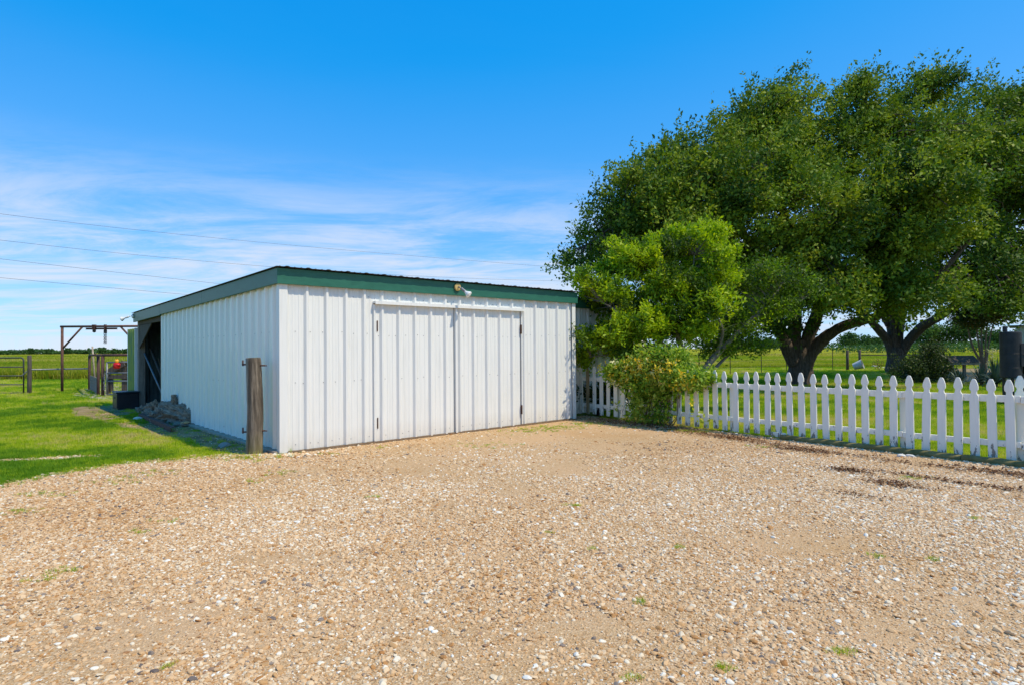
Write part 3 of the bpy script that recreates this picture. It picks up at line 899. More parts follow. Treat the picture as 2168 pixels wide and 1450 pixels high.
def log(label, p, L, r, rz, tilt=0.0, seed=1, rough=0.16):
    me = log_mesh(L, r, seed, rough=rough)
    o = link(me, 'log', 'log_grey')
    o.scale = (1.0, 1.15, 1.25)
    o.location = p; o.rotation_euler = (0, tilt, rz)
    return tag(o, label, 'log', 'weathered logs piled by the shed wall')
WALLDIR = math.atan2(B.y, B.x)
def LP(px, py, z): return G(px, py, z)
log('big rotten hollow log lowest and nearest in the pile', AT(384, 886, 12.2), 0.86, 0.172, WALLDIR + 0.25, 0.03, 11, 0.26)
log('long smooth split log on top of the pile', AT(358, 861, 13.0), 0.82, 0.105, WALLDIR + 0.12, 0.05, 12, 0.12)
log('short stubby log at the far end of the pile', AT(320, 864, 13.9), 0.42, 0.095, WALLDIR + 0.30, 0.0, 13, 0.22)
log('thin splintered log leaning on the rusty beam', AT(341, 888, 12.5), 0.46, 0.075, WALLDIR + 0.9, 0.28, 14, 0.3)
log('knobbly root piece under the middle of the pile', AT(338, 879, 13.0), 0.62, 0.115, WALLDIR - 0.1, 0.0, 15, 0.3)
log('dark broken chunk resting on soil at back of pile', AT(311, 879, 13.6), 0.32, 0.08, WALLDIR + 0.2, 0.0, 16, 0.28)
log('pointed log stub standing upright on the pile', AT(369, 848, 12.75), 0.26, 0.055, WALLDIR, -1.45, 17, 0.2)
log('black burnt stump below the bay post', AT(301, 871, 14.6), 0.28, 0.11, WALLDIR + 0.1, 0.0, 18, 0.2)
log('grey split plank of wood slanting over the big rotten log', AT(376, 868, 12.35), 0.62, 0.07, WALLDIR + 0.5, -0.12, 22, 0.3)
log('jagged wood piece lying across the short log', AT(333, 857, 13.6), 0.5, 0.065, WALLDIR - 0.5, 0.15, 23, 0.32)
log('dark log squeezed between the pile and wall', AT(366, 868, 13.05), 0.95, 0.13, WALLDIR, 0.0, 20, 0.2)
bp = [G(294, 884), G(362, 916)]
bo = thing('steel_beam', 'rusty steel channel beam lying on soil along the log pile', 'beam', tuple(bp[0]))
bv_ = bp[1] - bp[0]
ez = Vector((0, 0, 1)); es = bv_.normalized().cross(ez)
mb = MB()
mb.bar((0, 0, 0.045), bv_ + Vector((0, 0, 0.045)), 0.012, 0.09)
mb.build('web', 'rust', bo)
MB().bar(-es * 0.036 + Vector((0, 0, 0.095)), bv_ - es * 0.036 + Vector((0, 0, 0.095)), 0.085, 0.010).build('flange', 'rust', bo)
MB().bar(-es * 0.050 + Vector((0, 0, 0.006)), bv_ - es * 0.050 + Vector((0, 0, 0.006)), 0.085, 0.010).build('flange', 'rust', bo)
sp = G(392, 909)
slab = MB().tube([(-0.33, 0, 0), (-0.2, 0.01, 0.0), (0, 0, 0.01), (0.2, 0, 0.0), (0.34, 0.02, 0.02)], [0.09, 0.14, 0.15, 0.14, 0.07], 12, jit=lambda i, k: (1 + random.uniform(-0.2, 0.2)))
so_ = slab.build('bark_slab', 'log_grey', None)
so_.scale = (1, 1, 0.22); so_.scale = (0.72, 0.72, 0.16); so_.location = AT(394, 904, 11.9); so_.location.z = 0.045; so_.rotation_euler = (0.05, 0, 0.0)
tag(so_, 'flat grey bark slab under the tan stone at front of log pile', 'slab')
st = stone('smooth tan stone lying on the bark slab', 393, 902, 0.06, 'stone_tan', 21)
st.location = AT(392, 899, 11.85); st.location.z = 0.085; st.scale = (0.085, 0.045, 0.045); st.rotation_euler = (0, 0, 0.3)

# ------------------------------------------------------------------ black box beside the door
bc = G(247, 868)
yaw = R(16)
t = thing('storage_box', 'black plastic storage box with lid standing outside the open bay', 'box', (bc.x, bc.y, 0), TH)
MB().box(0, 0.49, 0, 0.60, 0.0, 0.41).build('body', 'black_plastic', t, bevel=0.015)
MB().box(-0.015, 0.505, -0.015, 0.615, 0.412, 0.455).build('lid', 'black_plastic', t, bevel=0.012)
MB().box(-0.012, -0.001, 0.2, 0.4, 0.28, 0.33).build('handle', 'dark_metal', t, bevel=0.003)

# things leaning in the open bay
def lean(name, label, a, b_, r, mat, cat):
    o = MB().tube([a, b_], r, 10).build(name, mat, None, smooth=True)
    return tag(o, label, cat)
lean('pipe', 'pale grey pipe leaning inside the open bay', SW(0.38, 8.15, 0.06), SW(0.12, 9.55, 1.42), 0.022, 'steel_grey', 'pipe')
lean('wooden_pole', 'dark wooden pole leaning beside the pale pipe in the bay', SW(0.52, 8.25, 0.07), SW(0.26, 9.58, 1.55), 0.028, 'wood_dark', 'pole')
lean('wooden_pole', 'thin brown pole deepest in the open bay', SW(0.60, 8.55, 0.07), SW(0.45, 9.6, 1.30), 0.02, 'wood_brown', 'pole')
ck = thing('coiled_hose', 'grey coil of hose hung in the dark bay', 'hose', tuple(SW(0.62, 9.69, 0.0)))
for q in range(3):
    n = 20; r_ = 0.11 - q * 0.014
    c0 = SW(0, 0) - Vector((OX, OY, 0))
    MB().tube([A * (math.cos(2 * math.pi * k / n) * r_) + Vector((0, 0, 1.02 + math.sin(2 * math.pi * k / n) * r_)) - B * (0.03 + 0.018 * q) for k in range(n + 1)], 0.011, 6, cap=False).build('loop', 'steel_grey', ck, smooth=True)

# ------------------------------------------------------------------ hoist frame
hb = G(131.5, 830); HY = hb.y
ht = AT(131.5, 692, HY).z
hx1 = AT(298, 800, HY).x
t = thing('hoist_frame', 'tall rusty pipe hoist frame standing on the lawn behind shed', 'frame', (hb.x, HY, 0))
wx = hx1 - hb.x
MB().tube([(0, 0, -0.3), (0, 0, ht - 0.03)], 0.045, 14).build('post', 'rust', t, smooth=True)
MB().tube([(wx, 0, -0.3), (wx, 0, ht - 0.03)], 0.045, 14).build('post', 'rust', t, smooth=True)
MB().tube([(-0.06, 0, ht), (wx + 0.06, 0, ht)], 0.040, 14).build('crossbeam', 'rust', t, smooth=True)
zb_ = AT(133, 737, HY).z; xb_ = AT(174, 694, HY).x - hb.x
MB().tube([(0.03, 0, zb_), (xb_, 0, ht - 0.02)], 0.033, 10).build('brace', 'rust', t, smooth=True)
MB().tube([(wx - 0.03, 0, zb_), (wx - xb_, 0, ht - 0.02)], 0.033, 10).build('brace', 'rust', t, smooth=True)
MB().box(-0.10, 0.10, -0.10, 0.10, 0.0, 0.03).build('foot_plate', 'rust', t)
xa, xc_ = AT(182, 697, HY).x - hb.x, AT(248, 697, HY).x - hb.x
MB().box(xa, xc_, -0.04, 0.04, ht - 0.060, ht - 0.050).box(xa, xc_, -0.006, 0.006, ht - 0.105, ht - 0.060).box(xa, xc_, -0.04, 0.04, ht - 0.115, ht - 0.105).build('trolley_beam', 'rust', t)
for px in (197.5, 201, 223):
    xx = AT(px, 697, HY).x - hb.x
    MB().box(xx - 0.02, xx + 0.02, -0.055, 0.055, ht - 0.13, ht + 0.065).build('clamp', 'rust_brown', t)
xx = AT(199.5, 700, HY).x - hb.x
MB().lathe([(0.05, -0.03), (0.06, 0.0), (0.05, 0.03)], 14, Matrix.Translation((xx, 0, ht - 0.17)) @ Matrix.Rotation(R(90), 4, 'X')).build('trolley', 'dark_metal', t)
xx = AT(223, 700, HY).x - hb.x
MB().box(xx - 0.05, xx + 0.05, -0.03, 0.03, ht - 0.25, ht - 0.13).build('hook_block', 'dark_metal', t, bevel=0.01)
def chain_link(par, c, rz, s=1.0, mat='dark_metal'):
    n = 10
    pts = [Vector((math.cos(2 * math.pi * k / n) * 0.022 * s, 0, math.sin(2 * math.pi * k / n) * 0.036 * s)) for k in range(n + 1)]
    Rm = Matrix.Rotation(rz, 3, 'Z')
    return MB().tube([Vector(c) + Rm @ p for p in pts], 0.009 * s, 6, cap=False).build('chain_link', mat, par, smooth=True)
for strand in (-0.03, 0.025):
    for k in range(7):
        chain_link(t, (xx + strand, 0.0, ht - 0.28 - k * 0.052), (k % 2) * R(90) + R(30))

# ------------------------------------------------------------------ tube gate, post and rail
gpst = G(62.3, 834.3)
GY = gpst.y
t = thing('wooden_post', 'dark round wooden gate post beside the tube gate', 'post', (gpst.x, GY, 0))
MB().tube([(0, 0, -0.3), (0, 0, 0.4), (0.005, 0, 0.9), (0, 0, 1.36), (0, 0, 1.375)], [0.067, 0.066, 0.063, 0.062, 0.05], 14, jit=lambda i, k: 1 + random.uniform(-0.04, 0.04)).build('shaft', 'wood_dark', t, smooth=True)
g0 = AT(50, 800, GY).x; gw = 3.2
zs = [AT(30, y_, GY).z for y_ in (757, 776.5, 795, 813.5, 832)]
t = thing('tube_gate', 'dark green five-bar tube gate at the left edge', 'gate', (g0, GY, 0))
rc = 0.10
top = [(-gw, 0, zs[0])] + [(-rc + rc * math.sin(a), 0, zs[0] - rc + rc * math.cos(a)) for a in [i * math.pi / 2 / 6 for i in range(7)]] + [(0, 0, zs[4])]
MB().tube(top, 0.024, 10).build('outer_tube', 'gate_metal', t, smooth=True)
for z in zs[1:]:
    MB().tube([(-gw, 0, z), (0, 0, z)], 0.021, 10).build('bar', 'gate_metal', t, smooth=True)
for xk in (-0.9, -2.1):
    MB().box(xk - 0.02, xk + 0.02, -0.03, -0.025, zs[4], zs[0]).build('stay', 'gate_metal', t)
MB().tube([(-gw, 0, zs[0]), (-gw, 0, zs[4])], 0.024, 10).build('hinge_stile', 'gate_metal', t, smooth=True)
cc = thing('latch_chain', 'pale chain looped from the tube gate to wooden post', 'chain', (g0, GY, 0))
for k in range(6):
    f = k / 5
    chain_link(cc, (0.02 + f * (gpst.x - g0 - 0.07), -0.07, zs[2] + 0.02 + 0.12 * f), R(40) + (k % 2) * R(90), 0.8, 'steel_grey')
ra = AT(66.5, 782, GY); rb = AT(187, 780, G(189, 824).y)
o = MB().tube([(ra.x, ra.y, ra.z), (rb.x, rb.y, rb.z)], 0.028, 10).build('pipe_rail', 'steel_grey', None, smooth=True)
tag(o, 'straight grey pipe rail between the wooden post and pipe pen', 'rail')

# ------------------------------------------------------------------ pipe pen
c0 = G(208, 835.5); c1 = G(217.5, 838); cb = G(189.5, 824.5)
PZ = 1.33
pen = thing('pipe_pen', 'rusty pipe livestock pen with wire mesh gate behind the shed', 'pen', tuple(c1))
def rel(p, z): return Vector((p.x - c1.x, p.y - c1.y, z))
cr = Vector((AT(330, 838, c1.y).x, c1.y, 0))
cbr = Vector((AT(330, 825, cb.y).x, cb.y, 0))
for q in (c0, c1, cb, cr, cbr):
    MB().tube([rel(q, -0.3), rel(q, PZ)], 0.048, 12).build('post', 'rust_brown', pen, smooth=True)
for a_, b_ in ((cb, c0), (c0, c1), (c1, cr), (cb, cbr), (cbr, cr)):
    MB().tube([rel(a_, PZ + 0.03), rel(b_, PZ + 0.03)], 0.04, 10).build('top_rail', 'rust', pen, smooth=True)
for k in range(5):
    z = 0.08 + k * 0.11
    MB().bar(rel(cb.lerp(c0, 0.06), z), rel(cb.lerp(c0, 0.94), z), 0.022, 0.10).build('plank', 'wood_grey', pen)
gx0 = AT(227, 830, c1.y - 0.05).x - c1.x; gx1 = cr.x - c1.x - 0.1
gz = [0.06, 0.50, 0.77, 1.12]
gate = MB()
pg = MB().tube([(gx0, -0.06, gz[0]), (gx0, -0.06, gz[3])], 0.03, 10).build('gate_stile', 'steel_grey', pen, smooth=True)
MB().tube([(gx1, -0.06, gz[0]), (gx1, -0.06, gz[3])], 0.03, 10).build('gate_stile', 'steel_grey', pen, smooth=True)
for z in gz:
    MB().tube([(gx0, -0.06, z), (gx1, -0.06, z)], 0.026, 10).build('gate_bar', 'steel_grey', pen, smooth=True)
mb = MB()
nx_ = int((gx1 - gx0) / 0.11)
for k in range(1, nx_): mb.tube([(gx0 + k * 0.11, -0.06, gz[0]), (gx0 + k * 0.11, -0.06, gz[3])], 0.004, 5)
for k in range(1, 9): mb.tube([(gx0, -0.06, gz[0] + k * 0.118), (gx1, -0.06, gz[0] + k * 0.118)], 0.004, 5)
stuff(mb.build('gate_mesh', 'wire', pen))
mb = MB()
for k in range(1, 26): 
    q = c1.lerp(cr, k / 26); mb.tube([rel(q, 1.1), rel(q, PZ)], 0.0035, 4)
for k in range(1, 12):
    q = cb.lerp(c0, k / 12); mb.tube([rel(q, 0.55), rel(q, PZ)], 0.0035, 4)
stuff(mb.build('fence_mesh', 'wire', pen))
for k in range(9):
    chain_link(pen, (gx0 - 0.09 + 0.01 * (k % 3), -0.07, 0.25 + k * 0.06), (k % 2) * R(90), 1.0, 'steel_grey')

rp = AT(247, 772, c1.y - 0.16)
t = thing('red_feeder', 'small bright red feeder with yellow top hung on the pen gate', 'feeder', (rp.x, rp.y, rp.z - 0.13))
MB().lathe([(0.07, 0.0), (0.10, 0.03), (0.112, 0.10), (0.105, 0.16), (0.085, 0.19), (0.03, 0.20)], 16).build('body', 'red_plastic', t, smooth=True)
MB().lathe([(0.09, 0.0), (0.11, 0.04), (0.085, 0.09), (0.03, 0.1)], 14, Matrix.Translation((0.05, -0.02, 0.10)) @ Matrix.Scale(0.8, 4)).build('side_lobe', 'red_plastic', t, smooth=True)
MB().lathe([(0.05, 0.19), (0.06, 0.22), (0.07, 0.27), (0.05, 0.30), (0.0, 0.31)], 12).build('cap', 'yellow_plastic', t, smooth=True)
MB().tube([(-0.05, 0, 0.24), (-0.03, 0, 0.32), (0.03, 0, 0.33), (0.06, 0, 0.24)], 0.012, 8).build('handle', 'yellow_plastic', t, smooth=True)

# wooden loading ramp inside the pen
ry = c1.y + 1.2
rq = AT(262, 790, ry)
t = thing('wooden_ramp', 'dark wooden loading ramp standing inside the pipe pen', 'ramp', (rq.x, ry, 0))
pA, pB = AT(229, 788, ry), AT(263, 766, ry)
def rl(p): return Vector((p.x - rq.x, p.y - ry, p.z))
for k in range(5):
    off = Vector((0, 0.18 * k, 0))
    MB().bar(rl(pA) + off, rl(pB) + off + Vector((0.05, 0, 0)), 0.16, 0.09).build('plank', 'wood_dark', t)
MB().bar(rl(pA) + Vector((0, -0.1, -0.03)), rl(pB) + Vector((0.05, -0.1, -0.03)), 0.05, 0.20).build('side_board', 'wood_dark', t)
for px in (262, 268.5, 275, 282):
    q = AT(px, 780, ry); MB().box(q.x - rq.x - 0.05, q.x - rq.x + 0.05, -0.05, 0.05, 0.0, 0.95).build('leg', 'wood_dark', t)
q0 = AT(230, 797, ry); q1 = AT(292, 797, ry)
MB().bar((q0.x - rq.x, -0.08, q0.z), (q1.x - rq.x, -0.08, q1.z), 0.05, 0.13).build('rail', 'wood_dark', t)
for px in (233, 236):
    q = AT(px, 797, ry); MB().box(q.x - rq.x - 0.04, q.x - rq.x + 0.04, -0.05, 0.04, 0, q0.z + 0.05).build('leg', 'wood_dark', t)
a_ = G(203, 826); b_ = AT(195.5, 733, a_.y)
o = MB().tube([(a_.x, a_.y, -0.1), tuple(b_)], 0.03, 8).build('leaning_stake', 'concrete', None, smooth=True)
tag(o, 'pale leaning stake sticking up behind the pen corner', 'stake')

# ------------------------------------------------------------------ power cables
def cable(label, pts, r=0.02):
    """photo points along the wire; the line runs away to the right, 60 m off at the left and 110 m at the right"""
    out = []
    for px, py in pts:
        Y = 60 + 50 * (px + 100) / 1400
        out.append(AT(px, py, Y))
    xs = np.array([p[0] for p in pts]); 
    P = np.array(out)
    s = np.linspace(xs[0], xs[-1], 40)
    # smooth quadratic sag through the points
    deg = 3 if len(pts) > 6 else 2
    q = [np.polyval(np.polyfit(xs, P[:, k], deg), s) for k in range(3)]
    o = MB().tube([Vector((a, b, c)) for a, b, c in zip(*q)], r, 6).build('power_cable', 'wire', None)
    return tag(o, label, 'cable', 'power cables crossing the sky')
cable('uppermost power cable crossing the sky above the shed', [(-300, 416), (0, 444), (570, 517), (1160, 568), (1500, 588)], 0.017)
cable('second power cable from the top', [(-300, 474), (0, 506), (300, 541), (570, 567), (800, 582), (1010, 590), (1215, 594), (1500, 598)], 0.017)
cable('third power cable, just below the second', [(-300, 513), (0, 547), (200, 571), (410, 597), (900, 648)], 0.017)
cable('lowest power cable dipping behind the shed roof', [(-300, 560), (0, 588), (200, 606), (390, 625), (900, 668)], 0.017)

# ------------------------------------------------------------------ foliage
def lobes_points(lobes, n_total, rng, shell=0.45, flatbottom=0.35, sub=0.0, per=12):
    """leaf clusters in rounded clumps (sub metres across) on the shell of each lobe"""
    vol = np.array([(l[3] * l[4] * l[5]) ** 0.72 * (l[6] if len(l) > 6 else 1) for l in lobes]); vol /= vol.sum()
    cs = []; ds = []; ids = []; clump = 0
    for k, (l, f) in enumerate(zip(lobes, vol)):
        n = max(4, int(n_total * f))
        ms = max(2, n // per) if sub else n
        d = unit(rng.normal(size=(ms, 3)))
        d[:, 2] = np.where(d[:, 2] < -flatbottom, -flatbottom * rng.random(ms), d[:, 2])
        r = rng.random(ms) ** shell
        bump_ = 1 + 0.30 * np.sin(5 * d[:, 0] + k) * np.sin(4 * d[:, 2] + 2 * k) + 0.15 * np.sin(9 * d[:, 1] + 7 * d[:, 0])
        c = np.array(AT(l[0], l[1], l[2]))
        p = c + d * (r * bump_)[:, None] * np.array([l[3], l[4], l[5]])
        cid = clump + np.arange(ms); clump += ms
        if sub:
            d2 = unit(rng.normal(size=(ms * per, 3)) + np.repeat(d, per, 0) * 0.45 + np.array([0, 0, 0.35]))
            rad = np.repeat(sub * rng.uniform(0.45, 1.6, ms), per)
            p = np.repeat(p, per, 0) + d2 * (rad * rng.uniform(0.3, 1.2, ms * per))[:, None] * np.array([1.15, 1.15, 0.75])
            d = d2; cid = np.repeat(cid, per)
        cs.append(p); ds.append(d); ids.append(cid)
    return np.concatenate(cs), np.concatenate(ds), np.concatenate(ids)
def foliage(name, centres, dirs, n_leaf, spread, long, size, aspect, rng, wind=(0, 0, 0), droop=0.0, tint_c=0.25, tint_l=0.22, base=0.5, upb=0.5, ids=None, outw=0.9):
    m_ = len(centres)
    ax = unit(dirs + np.array(wind) + rng.normal(size=(m_, 3)) * 0.35)
    k = np.repeat(np.arange(m_), n_leaf)
    n = len(k)
    u = (rng.random(n) - 0.35) * long
    c = centres[k] + ax[k] * u[:, None] + rng.normal(size=(n, 3)) * (spread * (1 - 0.35 * np.abs(u) / max(long, 1e-6)))[:, None]
    c[:, 2] -= droop * u ** 2
    la = unit(ax[k] * 0.7 + rng.normal(size=(n, 3)) * 0.8)
    nr = unit(rng.normal(size=(n, 3)) * 0.75 + dirs[k] * outw + np.array([0.0, 0.0, upb]))
    if ids is None: tc_ = np.clip(base + rng.normal(size=m_) * tint_c, 0, 1)
    else:
        tt_ = base + rng.normal(size=ids.max() + 1) * tint_c
        tc_ = np.clip(tt_[ids] + rng.normal(size=m_) * tint_c * 0.4, 0, 1)
    tint = np.clip(tc_[k] + rng.normal(size=n) * tint_l * 0.6, 0, 1)
    ln = size * rng.uniform(0.5, 1.45, n)
    return leaf_mesh(name, c, la, nr, ln, ln * aspect, tint)
def polyline(pts, n=6):
    """smooth (Catmull) subdivision of [(Vector, r)]"""
    P = [p for p, r in pts]; Rr = [r for p, r in pts]
    out = []; rad = []
    for i in range(len(P) - 1):
        p0 = P[max(i - 1, 0)]; p1_ = P[i]; p2_ = P[i + 1]; p3 = P[min(i + 2, len(P) - 1)]
        for j in range(n):
            t_ = j / n
            q = 0.5 * ((2 * p1_) + (p2_ - p0) * t_ + (2 * p0 - 5 * p1_ + 4 * p2_ - p3) * t_ ** 2 + (-p0 + 3 * p1_ - 3 * p2_ + p3) * t_ ** 3)
            out.append(q); rad.append(Rr[i] * (1 - t_) + Rr[i + 1] * t_)
    out.append(P[-1]); rad.append(Rr[-1])
    return out, rad
def limbs_mesh(limbs, n=14, rough=0.09):
    mb = MB(); nodes = []
    for lm in limbs:
        pts = [(AT(px, py, Y) if not isinstance(px, Vector) else px, r) for px, py, Y, r in lm]
        P, Rr = polyline(pts)
        mb.tube(P, Rr, n, jit=lambda i, k: 1 + rough * math.sin(k * 1.9 + i * 0.6) + random.uniform(-rough, rough) * 0.6)
        nodes += [(p, r) for p, r in zip(P, Rr)]
    return mb, nodes
def twigs(mb, nodes, targets, rng, r0=0.03, r1=0.006, n=4, origin=None):
    NP = np.array([list(p) for p, r in nodes]); NR = np.array([r for p, r in nodes])
    o = np.array(origin)
    for c in targets:
        d = np.linalg.norm(NP - c, axis=1) + 0.8 * np.maximum(0, np.linalg.norm(NP - o, axis=1) - np.linalg.norm(c - o)) + NR * 1.0
        k = int(np.argmin(d))
        a = Vector(NP[k]); b_ = Vector(c); L = (b_ - a).length
        mid = a.lerp(b_, 0.5) + Vector((rng.normal() * 0.08 * L, rng.normal() * 0.08 * L, 0.06 * L + rng.normal() * 0.05 * L))
        ra_ = min(r0 * (0.4 + 0.25 * L), NR[k] * 0.7)
        mb.tube([a, a.lerp(mid, 0.6), mid, mid.lerp(b_, 0.55), b_], [ra_, ra_ * 0.8, ra_ * 0.62, ra_ * 0.4, r1], n, cap=False)

# ---- near oak
rng = np.random.default_rng(11)
LOBES1 = [
 (1244, 560, 21.5, 0.83, 1.01, 0.77), (1312, 505, 21.5, 1.14, 1.37, 0.98), (1347, 435, 21.5, 1.18, 1.58, 0.98), (1427, 385, 22, 1.53, 1.87, 1.11), (1407, 500, 21, 1.66, 1.80, 1.37),
 (1505, 350, 22.5, 1.48, 2.02, 1.16), (1595, 309, 23, 1.31, 2.02, 1.20), (1640, 239, 23.5, 1.01, 1.58, 0.81), (1500, 490, 20.5, 1.92, 1.94, 1.54), (1625, 410, 20.2, 1.83, 1.94, 1.62),
 (1690, 294, 23.5, 0.96, 1.73, 1.03), (1655, 545, 20, 1.58, 1.58, 0.94), (1760, 370, 23, 1.40, 2.02, 1.54), (1835, 279, 24, 1.18, 1.87, 1.11), (1800, 219, 24, 0.66, 1.15, 0.56), (1780, 500, 20.8, 1.66, 1.87, 1.37),
 (1920, 405, 19.6, 1.58, 1.51, 1.20), (1925, 515, 19.8, 1.75, 1.58, 0.98), (1900, 600, 20.2, 1.40, 1.44, 0.60), (1945, 304, 23.5, 1.40, 1.87, 1.28), (1955, 209, 24.5, 0.87, 1.58, 0.65), (1575, 590, 21.5, 1.48, 1.44, 0.68), (1770, 590, 20, 1.48, 1.37, 0.65),
 (1470, 580, 21, 1.40, 1.44, 0.68), (1700, 640, 21, 1.04, 1.15, 0.30), (1830, 610, 24.5, 1.75, 1.44, 0.51),
 (1600, 650, 21.5, 1.14, 1.40, 0.52), (1615, 695, 22.8, 0.81, 1.00, 0.27), (1760, 625, 19.5, 1.33, 1.40, 0.47), (1860, 645, 20, 1.14, 1.40, 0.34), (1960, 645, 20.5, 1.23, 1.50, 0.43), (1545, 705, 23, 0.85, 1.00, 0.28)]
LIMBS1 = [
 [(1693, 850, 23.5, 0.56), (1694, 815, 23.5, 0.48), (1693, 775, 23.5, 0.42), (1693, 745, 23.5, 0.42), (1694, 720, 23.5, 0.34)],
 [(1682, 770, 23.4, 0.27), (1666, 735, 23.3, 0.23), (1648, 700, 23, 0.20), (1612, 655, 22.2, 0.16), (1540, 570, 21.3, 0.12), (1440, 500, 20.8, 0.09), (1330, 470, 21, 0.05), (1240, 520, 21.3, 0.02)],
 [(1688, 765, 23.5, 0.27), (1682, 720, 23.5, 0.24), (1684, 660, 23.7, 0.22), (1690, 580, 24, 0.18), (1660, 450, 23.8, 0.12), (1625, 330, 23.6, 0.07), (1635, 200, 23.5, 0.02)],
 [(1700, 765, 23.5, 0.27), (1712, 715, 23.3, 0.24), (1738, 640, 23, 0.20), (1775, 520, 23, 0.15), (1800, 380, 23.3, 0.10), (1830, 250, 24, 0.05), (1835, 170, 24, 0.02)],
 [(1704, 775, 23.4, 0.27), (1722, 742, 23.2, 0.24), (1750, 712, 22.8, 0.21), (1790, 690, 22.3, 0.18), (1850, 672, 21.6, 0.15), (1920, 640, 21, 0.12), (2000, 570, 20.3, 0.08), (2060, 500, 20, 0.04)],
 [(1690, 700, 23.6, 0.2), (1650, 620, 23, 0.14), (1560, 470, 22.5, 0.10), (1490, 380, 22.3, 0.06), (1400, 360, 22, 0.03)],
 [(1745, 655, 23, 0.18), (1800, 600, 21.8, 0.12), (1880, 480, 20.5, 0.08), (1930, 400, 20, 0.04)],
 [(1690, 650, 23.8, 0.16), (1720, 520, 25, 0.11), (1800, 380, 26, 0.08), (1940, 260, 25, 0.04), (1960, 180, 24.6, 0.02)],
 [(1725, 690, 23.1, 0.15), (1740, 620, 22.0, 0.11), (1700, 520, 20.8, 0.08), (1640, 430, 20.3, 0.05)],
]
ob = AT(1693, 815, 23.5)
oak1 = thing('oak_tree', 'large spreading oak nearest the picket fence with forked dark trunk', 'tree', (ob.x, ob.y, 0), 0, 'oak trees on the lawn')
def tree_parts(root, limbs, lobes, n_clust, n_leaf, spread, long, size, aspect, leafmat, barkmat, rng, wind, base=0.5, n=12, twig_share=0.45, shell=0.45, r0=0.03, droop=0.0, tint_c=0.2, flatb=0.35, upb=0.5, sub=0.0, per=12):
    mb, nodes = limbs_mesh(limbs, n)
    c, d, ids = lobes_points(lobes, n_clust, rng, shell, flatb, sub, per)
    ks = rng.choice(len(c), int(len(c) * twig_share), replace=False)
    tw = MB(); twigs(tw, nodes, c[ks], rng, r0, 0.004, 4, origin=root.location)
    iv = Matrix.Translation(-Vector(root.location))
    mb.v = [tuple(iv @ Vector(p)) for p in mb.v]; tw.v = [tuple(iv @ Vector(p)) for p in tw.v]
    mb.build('trunk', barkmat, root, smooth=True)
    if tw.v: tw.build('branches', barkmat, root, smooth=True)
    me = foliage('crown', c, d, n_leaf, spread, long, size, aspect, rng, wind, droop, tint_c=tint_c, base=base, upb=upb, ids=ids)
    o = link(me, 'crown', leafmat, root); o.location = -Vector(root.location)
    return o
tree_parts(oak1, LIMBS1, LOBES1, 6300, 48, 0.13, 0.62, 0.128, 0.52, 'oak_leaf', 'bark', rng, (0.5, 0, 0.25), shell=0.33, sub=0.58, per=13, twig_share=0.4, tint_c=0.33, base=0.62)
def shoots(root, lobes, per, long, size, rng, wind):
    """wind-bent sprays standing out of the crown top"""
    cs = []; ds = []
    for l in lobes:
        c0_ = np.array(AT(l[0], l[1], l[2]))
        a = rng.uniform(0, 6.28, per); r = np.sqrt(rng.random(per))
        p = c0_ + np.stack([np.cos(a) * r * l[3], np.sin(a) * r * l[4], l[5] * (0.75 + 0.3 * rng.random(per)) * np.sqrt(1 - 0.7 * r * r) + 0.15], 1)
        cs.append(p); ds.append(np.stack([rng.normal(size=per) * 0.25 + wind, rng.normal(size=per) * 0.25, np.full(per, 0.8)], 1))
    c = np.concatenate(cs); d = np.concatenate(ds)
    o = link(foliage('top_shoots', c, d, 42, 0.07, long, size, 0.52, rng, base=0.45, outw=0.3), 'top_shoots', 'oak_leaf', root)
    o.location = -Vector(root.location)
shoots(oak1, [l for l in LOBES1 if l[1] < 460], 24, 1.5, 0.12, rng, 0.5)

# ---- second oak, further back
rng = np.random.default_rng(12)
LOBES2 = [(2030, 325, 28, 1.9, 3, 1.7), (2040, 255, 28.5, 1.3, 2.4, 0.75), (2130, 300, 28.5, 1.9, 3, 1.6), (2165, 235, 29, 1.2, 2.3, 0.65), (2250, 300, 30, 2.3, 3, 2.0), (2080, 400, 26.5, 2.3, 2.8, 2.1), (2180, 420, 27, 2.4, 3, 2.2),
 (2020, 500, 27.5, 2.0, 2.6, 1.6), (2110, 540, 26, 2.2, 2.6, 1.35), (2210, 570, 27, 2.4, 2.6, 1.4), (1960, 600, 30, 2.2, 2.6, 1.0), (1860, 615, 33, 2.0, 2.5, 0.9), (2040, 620, 28, 1.5, 2.2, 0.7), (2330, 400, 31, 3.0, 3, 3.4), (1990, 420, 30, 2.4, 3, 2.2), (2120, 640, 29, 1.6, 2, 0.6), (2165, 625, 25, 1.5, 2, 0.8), (2070, 590, 25, 1.5, 2, 0.7), (2060, 645, 24, 1.4, 1.6, 0.5), (2145, 660, 22.5, 1.2, 1.5, 0.45)]
